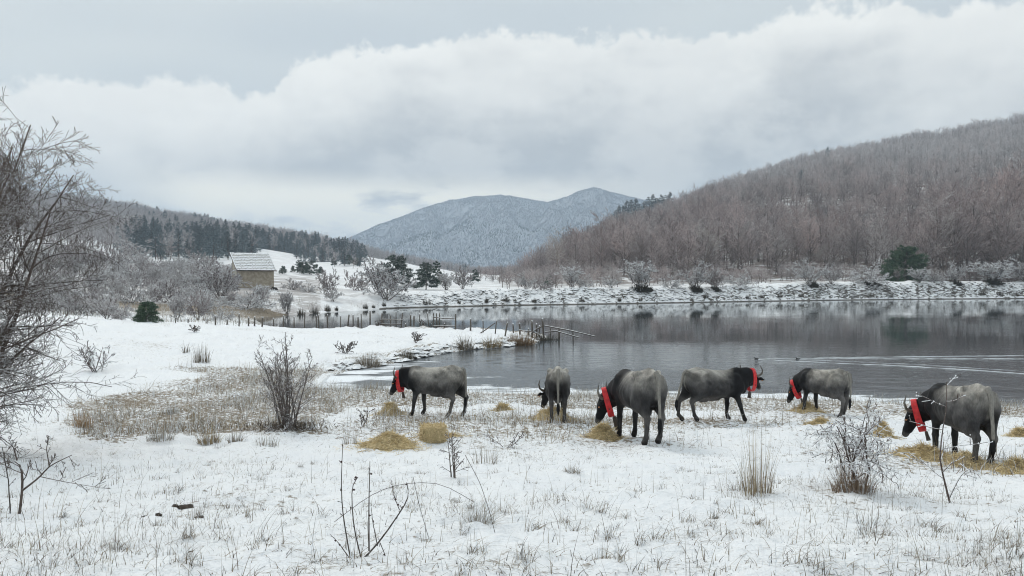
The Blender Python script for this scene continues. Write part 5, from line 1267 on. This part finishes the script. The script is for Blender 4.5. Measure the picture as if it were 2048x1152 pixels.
def cow(label, px, D, heading, scale=1.0, neck=None, face=(.35, 0, -.93), walk=(0, 0, 0, 0), lift=(0, 0, 0, 0), dark=0.5, collar=True, bell='big', tail_sw=0.0, blackness=1.0, seed=0, horn=1.0, front=0.0, collar_t=0.8):
    """a grey draught cow; heading in radians anticlockwise from +X. neck: withers-to-poll points in the cow's own frame"""
    x0, y0, _ = by_depth(px, D); ch, sh = math.cos(heading), math.sin(heading)
    rng = np.random.default_rng(seed)
    feet = [(-.70 + walk[0], .16), (-.70 + walk[1], -.16), (.46 + walk[2], .15), (.46 + walk[3], -.15)]
    gl = np.array([gz(x0 + scale * (fx * ch - fy * sh), y0 + scale * (fx * sh + fy * ch)) for fx, fy in feet]); zb = float(gl.mean()); dz = (gl - zb) / scale + np.array(lift)
    pit = ((gl[2] + gl[3]) - (gl[0] + gl[1])) / 2 / 1.16 / scale   # body follows the slope a little
    root = thing('cow', label, 'cow', (x0, y0, zb), heading, 'grey cows feeding on hay by the lake', scale)
    neck = np.array(neck or [(.62, 0, 1.10), (.92, 0, 1.10), (1.12, 0, 1.06)], float); poll = neck[-1]; fdir = unit(np.array(face, float)); muz = poll + fdir * .46
    up0 = np.array([0, 0, 1.]) if abs(fdir[2]) < .97 else unit(np.array([1., 0, 0])); side = unit(np.cross(up0, fdir)); 
    if side @ np.array([0, 1., 0]) < 0 and abs(fdir[1]) < .9: side = -side
    fore = np.cross(fdir, side); fore = fore if (fore[2] > 0 or fore @ np.array([1, 0, 0]) > 0.5) else -fore
    allp = np.vstack([neck, muz[None], [[-1.0, -.5, 0]], [[1.0, .5, 1.55]]]); h = 0.0185
    lo = allp.min(0) - .2; hi = allp.max(0) + .2; lo[2] = min(dz.min() - .03, lo[2]); lo[2] = max(lo[2], -.35)
    gx = np.arange(lo[0], hi[0], h, dtype=np.float32); gy = np.arange(lo[1], hi[1], h, dtype=np.float32); gz_ = np.arange(lo[2], hi[2], h, dtype=np.float32)
    X, Y, Z = np.meshgrid(gx, gy, gz_, indexing='ij'); p3 = np.stack([X, Y, Z], -1)
    def cone(a, b, r1, r2, sy=None, F0=None):
        """tapered capsule, evaluated only near itself"""
        a = np.array(a, np.float32); b = np.array(b, np.float32); m = max(r1, r2) + .22
        l = np.minimum(a, b) - m; u = np.maximum(a, b) + m
        i = [slice(max(0, int((l[k] - g[0]) / h)), max(0, min(len(g), int((u[k] - g[0]) / h) + 1))) for k, g in enumerate((gx, gy, gz_))]; i = tuple(i)
        q = p3[i]; ba = b - a; pa = q - a
        if sy: 
            s_ = np.array([1, 1 / sy, 1], np.float32); pa = pa * s_; ba = ba * s_
        t = np.clip((pa @ ba) / (ba @ ba), 0, 1); d = np.linalg.norm(pa - t[..., None] * ba, axis=-1) - (r1 + (r2 - r1) * t)
        return i, d * (sy if sy else 1)
    # trunk from its outline
    tab = np.array([(-.93, 1.17, 1.02, .03), (-.88, 1.28, .88, .10), (-.82, 1.345, .80, .165), (-.70, 1.385, .72, .225), (-.55, 1.415, .675, .25), (-.35, 1.37, .62, .272), (-.1, 1.335, .585, .322), (.15, 1.32, .59, .318), (.35, 1.325, .60, .275), (.5, 1.325, .62, .25), (.64, 1.275, .67, .235), (.78, 1.18, .73, .185), (.88, 1.12, .82, .12), (.94, 1.0, .92, .03)])
    zt = np.interp(X, tab[:, 0], tab[:, 1]) + pit * X * .8; zbm = np.interp(X, tab[:, 0], tab[:, 2]) + pit * X * .8; hw = np.interp(X, tab[:, 0], tab[:, 3])
    c = (zt + zbm) / 2; hh = (zt - zbm) / 2; tz = (Z - c) / hh; w_ = hw * (1.03 - .36 * np.clip(tz, 0, 1) - .05 * np.clip(-tz, 0, 1))
    Fv = (np.sqrt((Y / w_) ** 2 + tz ** 2) - 1) * np.minimum(w_, hh) * .9
    Fv = np.maximum(Fv, np.maximum(-.935 - X, X - .945)); Fv = Fv.astype(np.float32); del zt, zbm, hw, c, hh, tz, w_
    def add(a, b, r1, r2, k=.06, sy=None):
        i, d = cone(a, b, r1, r2, sy); Fv[i] = smin(Fv[i], d, k)
    for sgn, li in ((1, 0), (-1, 1)):                                  # hind legs
        fx, fy = feet[li]; z_ = dz[li]; wx = walk[li]; y_ = .165 * sgn
        hip = (-.60, .15 * sgn, 1.12); stf = (-.40 + wx * .35, .20 * sgn, .80); hock = (-.80 + wx * .8 + lift[li] * .2, y_, .53 + z_ * .6); fet = (fx - .03 - lift[li] * .5, fy, .15 + z_)
        add((-.52, .20 * sgn, 1.315 - pit * .4), (-.43, .225 * sgn, 1.275 - pit * .4), .05, .052, .05)            # hip bone
        add((-.86, .085 * sgn, 1.24 - pit * .6), (-.83, .10 * sgn, 1.12 - pit * .6), .06, .075, .06)             # pin bone
        add(hip, stf, .215, .14, .045, .74); add((-.74, .14 * sgn, 1.05), (-.70 + wx * .3, .155 * sgn, .78), .16, .105, .05, .76); add(stf, hock, .125, .056, .05, .8); add((-.70 + wx * .4, .155 * sgn, .80), hock, .09, .05, .05, .8)
        add(hock, fet, .054, .041, .03); add(fet, (fx + .015, fy, .09 + z_), .05, .05, .02); add((fx + .02, fy, .075 + z_), (fx + .045, fy, .04 + z_), .052, .06, .02)
    for sgn, li in ((1, 2), (-1, 3)):                                  # fore legs
        fx, fy = feet[li]; z_ = dz[li]; wx = walk[li]
        add((.46, .17 * sgn, 1.07), (.56, .20 * sgn, .86), .17, .13, .045, .62); add((.56, .18 * sgn, .86), (.40 + wx * .2, .175 * sgn, .70), .12, .10, .06, .7); elb = (.42 + wx * .25, .165 * sgn, .74); kn = (.45 + wx * .65, .155 * sgn, .42 + z_ * .6 + lift[li] * .3)
        add(elb, kn, .095, .057, .05, .85); add(kn, (fx - .01 - lift[li] * .4, fy, .15 + z_), .056, .04, .03); add((fx - .01, fy, .15 + z_), (fx + .015, fy, .09 + z_), .048, .048, .02); add((fx + .02, fy, .075 + z_), (fx + .045, fy, .04 + z_), .05, .058, .02)
    # belly fold and udder or sheath
    add((-.42, 0, .60), (-.30, 0, .585), .10, .08, .08); add((.05, 0, .58), (-.15, 0, .575), .05, .05, .06)
    # neck with dewlap
    n0, n1, n2 = neck; add(n0, n1, .25, .20, .09, .62); add(n1, n2, .205, .135, .07, .66); add(n0 + [0, 0, .07], n1 + [0, 0, .05], .13, .11, .06, .6)
    add((.80, 0, .74), n1 + np.array([-.02, 0, -.24]), .055, .045, .08); add(n1 + np.array([-.02, 0, -.24]), n2 + fdir * .18 - fore * .12, .045, .035, .07)
    # head
    add(poll - fdir * .03, poll + fdir * .16, .105, .105, .04); add(poll + fdir * .13, poll + fdir * .36, .098, .07, .04); add(poll + fdir * .36, muz, .072, .064, .03); add(poll + fdir * .10 - fore * .08, poll + fdir * .36 - fore * .05, .07, .05, .03)
    for sgn in (1, -1):
        e0 = poll + fdir * .06 + side * .10 * sgn - fore * .01; e1 = e0 + side * .12 * sgn - fdir * .005; e2 = e0 + side * .20 * sgn + fdir * .03
        add(e0, e1, .026, .042, .025); add(e1, e2, .042, .018, .02)
        add(poll + fdir * .15 + side * .075 * sgn + fore * .03, poll + fdir * .18 + side * .08 * sgn + fore * .03, .032, .03, .03)
    V, Q = surface_nets(Fv, lo, h)
    # ribs and muscle relief
    rel = .006 * np.sin(V[:, 0] * 46 + 6 * V[:, 2]) * sstep(.38 - np.abs(V[:, 0] - .05), 0, .25) * sstep(V[:, 2], .72, .9); V[:, 1] += np.sign(V[:, 1]) * rel * (np.abs(V[:, 1]) > .2)
    # coat colours, with some shading painted in
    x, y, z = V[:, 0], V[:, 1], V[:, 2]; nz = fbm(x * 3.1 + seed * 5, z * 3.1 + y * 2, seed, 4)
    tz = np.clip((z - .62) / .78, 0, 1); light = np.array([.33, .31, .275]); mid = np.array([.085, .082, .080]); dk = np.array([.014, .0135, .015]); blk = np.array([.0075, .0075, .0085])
    a = sstep(tz + .2 * nz, .15 + .42 * dark, 1.02)[:, None]; col = mid * (1 - a) + light * a  # pale back and dark flank: breed pattern plus painted top light and shade
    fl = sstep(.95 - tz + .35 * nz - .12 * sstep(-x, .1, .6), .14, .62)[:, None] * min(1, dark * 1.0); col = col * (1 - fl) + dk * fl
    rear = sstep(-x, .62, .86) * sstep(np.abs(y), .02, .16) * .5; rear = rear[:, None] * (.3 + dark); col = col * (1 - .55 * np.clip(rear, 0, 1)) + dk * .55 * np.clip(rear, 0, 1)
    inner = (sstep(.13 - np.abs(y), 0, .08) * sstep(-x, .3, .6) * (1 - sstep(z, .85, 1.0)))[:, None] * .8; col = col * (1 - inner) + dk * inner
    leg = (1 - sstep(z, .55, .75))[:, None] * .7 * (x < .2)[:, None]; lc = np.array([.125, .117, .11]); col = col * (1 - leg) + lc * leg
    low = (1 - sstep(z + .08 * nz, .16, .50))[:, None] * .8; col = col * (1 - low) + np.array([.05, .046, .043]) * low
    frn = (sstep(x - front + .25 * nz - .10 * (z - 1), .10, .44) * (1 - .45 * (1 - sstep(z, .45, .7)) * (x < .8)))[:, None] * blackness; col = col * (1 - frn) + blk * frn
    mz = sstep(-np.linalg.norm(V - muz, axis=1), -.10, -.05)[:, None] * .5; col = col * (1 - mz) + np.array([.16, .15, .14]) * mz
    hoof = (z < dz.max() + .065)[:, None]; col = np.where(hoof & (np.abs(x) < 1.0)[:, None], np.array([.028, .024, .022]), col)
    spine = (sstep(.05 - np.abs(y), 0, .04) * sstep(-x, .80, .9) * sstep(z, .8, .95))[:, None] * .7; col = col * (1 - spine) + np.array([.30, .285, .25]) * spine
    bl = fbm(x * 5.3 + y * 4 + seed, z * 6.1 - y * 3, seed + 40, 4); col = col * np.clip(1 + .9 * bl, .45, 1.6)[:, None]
    hollow_shade = (np.exp(-((x + .33) ** 2 + (z - 1.22) ** 2) / .006) + .7 * np.exp(-((x + .30) ** 2 / .01 + (z - .78) ** 2 / .004)))[:, None]; col = col * (1 - .45 * np.clip(hollow_shade, 0, 1)); rim = np.exp(-((x + .47) ** 2 + (z - 1.30) ** 2) / .004)[:, None]; col = col * (1 + .5 * rim)  # painted shade in the flank hollows, painted highlight on the hip bones
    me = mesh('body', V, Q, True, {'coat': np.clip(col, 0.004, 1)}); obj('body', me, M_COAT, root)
    # horns, eyes, ear tag
    for sgn in (1, -1):
        b0 = poll - fdir * .03 + side * .075 * sgn; hp = np.array([b0, b0 + side * .09 * sgn * horn - fdir * .01 + fore * .01, b0 + side * .17 * sgn * horn + fore * .05 - fdir * .06, b0 + side * .20 * sgn * horn + fore * .10 - fdir * .15, b0 + side * .18 * sgn * horn + fore * .13 - fdir * .31])
        V1, Q1 = tube_arrays(hp[None], np.array([[.037, .034, .027, .019, .005]]), 8); obj('horn', mesh('horn', V1, Q1), M_HORN, root)
        ec = poll + fdir * .16 + side * .098 * sgn + fore * .035; th, ph = np.meshgrid(np.linspace(0, 2 * np.pi, 10, endpoint=False), np.linspace(.1, np.pi - .1, 6)); sv = np.stack([np.cos(th) * np.sin(ph), np.sin(th) * np.sin(ph), np.cos(ph)], -1).reshape(-1, 3) * .021 + ec
        i_ = np.arange(60).reshape(6, 10); j_ = np.roll(i_, -1, 1); obj('eye', mesh('eye', sv, np.stack([i_[:-1], i_[1:], j_[1:], j_[:-1]], -1).reshape(-1, 4)), M_EYE, root)
        tc = poll + fdir * .085 + side * .225 * sgn; face_n = unit(fore + .2 * fdir); u1 = unit(np.cross(face_n, side)); n = 8; a_ = np.linspace(0, 2 * np.pi, n, endpoint=False)
        for q in [1]:
            rg = np.array([tc + face_n * sg * .006 + .034 * (np.cos(t) * side + np.sin(t) * u1) for sg in (-1, 1) for t in a_]) - u1 * 0 + face_n * 0.0
            rg += fdir * .03
            obj('ear_tag', mesh('ear_tag', rg, [np.array([(i, (i + 1) % n, n + (i + 1) % n, n + i) for i in range(n)]), np.array([tuple(range(n))[::-1], tuple(range(n, 2 * n))])], False), M_TAG, root)
    # tail
    tp = np.array([(-.84, 0, 1.33 - pit * .6), (-.93, 0, 1.27 - pit * .6), (-.965, .01 + tail_sw * .1, 1.05), (-.965 - abs(tail_sw) * .25, tail_sw * .3, .80), (-.95 - abs(tail_sw) * .45, tail_sw * .6, .60), (-.94 - abs(tail_sw) * .5, tail_sw * .75, .50), (-.935 - abs(tail_sw) * .5, tail_sw * .8, .40), (-.93 - abs(tail_sw) * .5, tail_sw * .8, .28)])
    tr = np.array([.05, .042, .032, .027, .026, .042, .045, .008]); tq = cane(tp, 22); trr = np.interp(np.linspace(0, 7, 22), np.arange(8), tr); V1, Q1 = tube_arrays(tq[None], trr[None], 8)
    tcol = np.where((np.repeat(tq[:, 2], 8) > .58)[:, None], np.array([.235, .222, .198]), blk * 1.4); obj('tail', mesh('tail', V1, Q1, True, {'coat': tcol}), M_COAT, root)
    if not collar: return root
    # broad red collar hanging round the neck, with its bell
    ct = neck[1] * (1 - collar_t) + neck[2] * collar_t; ax = unit(neck[2] - neck[1]); ax = unit(np.array([ax[0], ax[1], ax[2] * .35])); upv = unit(np.array([0, 0, 1.]) - ax * ax[2]); sdv = np.cross(upv, ax)
    A_, B_ = .295, .15; cc = ct - upv * .09 ; n = 44; th = np.linspace(0, 2 * np.pi, n, endpoint=False); prof = [(-.056, 0), (-.056, .010), (-.048, .016), (.048, .016), (.056, .010), (.056, 0)]; V1 = []
    for t in th:
        e = np.sign(math.cos(t)) * abs(math.cos(t)) ** .85; f_ = math.sin(t); c_ = cc + sdv * B_ * e + upv * A_ * f_; nn = unit(sdv * e / B_ + upv * f_ / A_); wdt = 1.0 - .1 * f_
        V1 += [c_ + ax * a_ * wdt + nn * b_ for a_, b_ in prof]
    i_ = np.arange(n * 6).reshape(n, 6); Q1 = [(i_[i, k], i_[(i + 1) % n, k], i_[(i + 1) % n, (k + 1) % 6], i_[i, (k + 1) % 6]) for i in range(n) for k in range(6)]
    co = obj('collar', mesh('collar', np.array(V1), np.array(Q1), False), M_RED, root); co['label'] = 'broad red collar'
    sc_ = cc + sdv * (B_ * .93 + .012) - upv * A_ * .42
    for sg in (1, -1):
        pc = cc + sdv * (B_ * .90 + .022) * sg - upv * A_ * .42; obj('stud', mesh('stud', *ball_arrays(np.array([pc]), .018)), M_STUD, co)
    if bell:
        s = 1.0 if bell == 'big' else .62; bc = cc - upv * (A_ + .02) ; V1 = []
        rows = [(0, .045, .035), (-.03, .062, .045), (-.16, .072, .052), (-.27, .088, .062)]
        for dzb, wx_, wy_ in rows:
            for t in np.linspace(0, 2 * np.pi, 12, endpoint=False): V1.append(bc + sdv * wx_ * s * np.sign(math.cos(t)) * abs(math.cos(t)) ** .6 + ax * (wy_ * s * np.sign(math.sin(t)) * abs(math.sin(t)) ** .6 - .05) + upv * dzb * s)
        i_ = np.arange(48).reshape(4, 12); j_ = np.roll(i_, -1, 1); obj('bell', mesh('bell', np.array(V1), [np.stack([i_[:-1], i_[1:], j_[1:], j_[:-1]], -1).reshape(-1, 4), np.array([list(range(12))])], False), M_BELL, co)
    return root

ducks()
R_ = math.radians
def hd(px, rel): return math.pi / 2 - math.atan((px - 1024) / F) + R_(rel)      # rel: turned left from straight away
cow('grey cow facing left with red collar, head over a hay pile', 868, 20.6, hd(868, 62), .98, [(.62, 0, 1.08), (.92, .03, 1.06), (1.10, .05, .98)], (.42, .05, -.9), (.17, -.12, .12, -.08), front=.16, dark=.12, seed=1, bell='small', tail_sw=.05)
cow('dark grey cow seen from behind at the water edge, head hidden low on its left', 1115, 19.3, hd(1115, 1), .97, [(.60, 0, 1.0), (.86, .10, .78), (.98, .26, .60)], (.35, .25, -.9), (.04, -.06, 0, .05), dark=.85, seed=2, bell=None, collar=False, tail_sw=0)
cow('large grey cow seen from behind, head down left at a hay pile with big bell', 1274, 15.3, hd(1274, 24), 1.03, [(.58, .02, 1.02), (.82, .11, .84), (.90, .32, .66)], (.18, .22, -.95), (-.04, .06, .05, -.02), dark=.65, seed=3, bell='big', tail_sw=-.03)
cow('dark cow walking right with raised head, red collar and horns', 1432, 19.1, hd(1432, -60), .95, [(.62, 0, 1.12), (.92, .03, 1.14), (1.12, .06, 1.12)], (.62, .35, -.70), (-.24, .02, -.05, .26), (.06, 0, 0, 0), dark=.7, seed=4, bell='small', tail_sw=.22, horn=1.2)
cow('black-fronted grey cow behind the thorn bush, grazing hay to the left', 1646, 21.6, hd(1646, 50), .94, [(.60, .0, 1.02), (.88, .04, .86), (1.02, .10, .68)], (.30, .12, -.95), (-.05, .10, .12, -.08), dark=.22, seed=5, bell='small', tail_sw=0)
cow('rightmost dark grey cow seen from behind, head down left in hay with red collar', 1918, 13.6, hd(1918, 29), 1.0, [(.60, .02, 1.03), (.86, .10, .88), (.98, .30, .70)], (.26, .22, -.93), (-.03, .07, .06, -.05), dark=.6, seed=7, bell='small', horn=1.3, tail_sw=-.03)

# ------------------------------------------------------------------ hay
M_HAY = plain('hay', (0.60, 0.47, 0.26), 0.8, (0.42, 0.32, 0.17), nscale=14, bump=.8, bscale=60)
HAYC = [(.76, .61, .35), (.68, .54, .30), (.60, .47, .26), (.82, .68, .43), (.50, .38, .21)]
def hay(px, py, w, h, label, D=None, flat=1.0, n=1500, spill=0.4, depth=.8):
    x, y, z = by_depth(px, D) if D else at(px, py); r = np.random.default_rng(int(px)); wm = w / F * y / 2; hm = h / F * y
    root = thing('hay_pile', label, 'hay', (x, y, z), 0, 'hay piles on the snow'); wm *= .82; hm *= .92
    nr, nt = 12, 30; V = []
    for i in range(nr + 1):
        for t in np.linspace(0, 2 * np.pi, nt, endpoint=False):
            rr = i / nr; ex = 1 + .35 * float(vnoise(math.cos(t) * 1.6 + px, math.sin(t) * 1.6, 3)); hx, hy = math.cos(t) * rr * wm * ex, math.sin(t) * rr * wm * depth * ex
            V.append((hx, hy, hm * (1 - rr ** 1.4) ** 1.1 * (1 + .5 * float(fbm(hx / wm * 2.3 + px, hy / wm * 2.3, 8, 3))) - .015 * (rr > .95)))
    i_ = np.arange((nr + 1) * nt).reshape(nr + 1, nt); j_ = np.roll(i_, -1, 1); V = np.array(V); V[:, 2] += ground(x + V[:, 0], y + V[:, 1]) - z
    obj('hay_mound', mesh('hay_mound', V, np.stack([i_[:-1], i_[1:], j_[1:], j_[:-1]], -1).reshape(-1, 4)), M_HAY, root)
    k = r.integers(0, len(V), n); k = k[r.random(n) < .95]; P = V[k] + r.normal(0, wm * .03, (len(k), 3)) * [1, 1, .4]; out = r.random(len(k)) < spill; P[out, :2] *= 1 + np.abs(r.normal(0, .45, (out.sum(), 1)))
    P[out, 2] = ground(x + P[out, 0], y + P[out, 1]) - z + .012
    d = unit(r.normal(0, 1, P.shape) * np.array([1, 1, .38])); L = r.uniform(.10, .28, (len(P), 1)); wd = np.cross(d, unit(r.normal(0, 1, P.shape))) * .0045
    S = np.stack([P - d * L / 2 - wd, P - d * L / 2 + wd, P + d * L / 2 + wd, P + d * L / 2 - wd], 1); S[..., 2] = np.maximum(S[..., 2], (V[:, 2].min() + .0))
    c = np.repeat(np.array(HAYC)[r.integers(0, 5, len(P))] * r.uniform(.75, 1.2, (len(P), 1)), 4, 0)
    obj('straw', mesh('straw', S.reshape(-1, 3), np.arange(len(P) * 4).reshape(-1, 4), False, {'tint': c}), M_GRASS, root, kind='stuff')
hay(782, 838, 56, 26, 'conical hay pile under the muzzle of the left cow', D=20.7)
hay(778, 892, 140, 30, 'wide spilled hay heap in front of the left cow', n=2200)
hay(1004, 824, 42, 16, 'tiny hay heap left of the cow at the water edge')
hay(1105, 832, 110, 26, 'flat hay heap at the feet of the cow at the water edge', D=19.6)
hay(1208, 876, 72, 34, 'hay pile beside the big bell of the large cow', n=1600)
hay(1612, 826, 84, 14, 'thin hay under the cow grazing behind the thorn bush', D=22.2)
hay(1640, 851, 50, 10, 'small scattered hay left of the thorn bush')
hay(1762, 872, 58, 36, 'rounded hay heap seen through the thorn bush')
hay(1850, 905, 150, 32, 'large hay heap under the head of the rightmost cow', D=13.9, n=3000)
hay(1940, 915, 110, 22, 'hay strewn between the legs of the rightmost cow', D=13.0, n=2000)
hay(2035, 944, 120, 24, 'yellow hay heap at the right picture edge', n=2200)
hay(2040, 868, 40, 14, 'small hay heap behind the rightmost cow')
hay(880, 878, 90, 6, 'thin hay strewn right of the bale')
def bale():
    x, y, z = at(866, 884); root = thing('hay_bale', 'small square hay bale standing on the snow beside the spilled hay', 'hay bale', (x, y, z), .2); r = np.random.default_rng(2)
    s = y / F; W, H, Dp = 23 * s, 32 * s, .22; n = 14; g = Geo(); u = np.linspace(-1, 1, n); A, B = np.meshgrid(u, u)
    faces = [(A, B, np.ones_like(A)), (A, B, -np.ones_like(A)), (A, np.ones_like(A), B), (A, -np.ones_like(A), B), (np.ones_like(A), A, B), (-np.ones_like(A), A, B)]; ii = np.arange(n * n).reshape(n, n); Pall = []
    for f in faces:
        q = np.stack(f, -1).reshape(-1, 3); nn = np.linalg.norm(q, ord=14, axis=1, keepdims=True); q = q / nn * 1.0; q = q * (1 + .10 * fbm(q[:, 0] * 2 + 3, q[:, 1] * 2 + q[:, 2] * 2, 4, 3))[:, None] * np.array([W, Dp, H / 2]) + np.array([0, 0, H / 2])
        g.add(q, np.stack([ii[:-1, :-1], ii[1:, :-1], ii[1:, 1:], ii[:-1, 1:]], -1).reshape(-1, 4)); Pall.append(q)
    obj('hay_block', g.mesh('hay_block'), M_HAY, root); P = np.concatenate(Pall); P = P[r.integers(0, len(P), 1500)]; c = P - np.array([0, 0, H / 2]); P = P + unit(c) * .006
    d = unit(r.normal(0, 1, P.shape) + .25 * unit(c)); L = r.uniform(.05, .14, (len(P), 1)); wd = np.cross(d, unit(r.normal(0, 1, P.shape))) * .004; S = np.stack([P - d * L / 2 - wd, P - d * L / 2 + wd, P + d * L / 2 + wd, P + d * L / 2 - wd], 1); S[..., 2] = np.maximum(S[..., 2], 0)
    obj('straw', mesh('straw', S.reshape(-1, 3), np.arange(len(P) * 4).reshape(-1, 4), False, {'tint': np.repeat(np.array(HAYC)[r.integers(0, 5, len(P))], 4, 0)}), M_GRASS, root, kind='stuff')
bale()
build_haze()
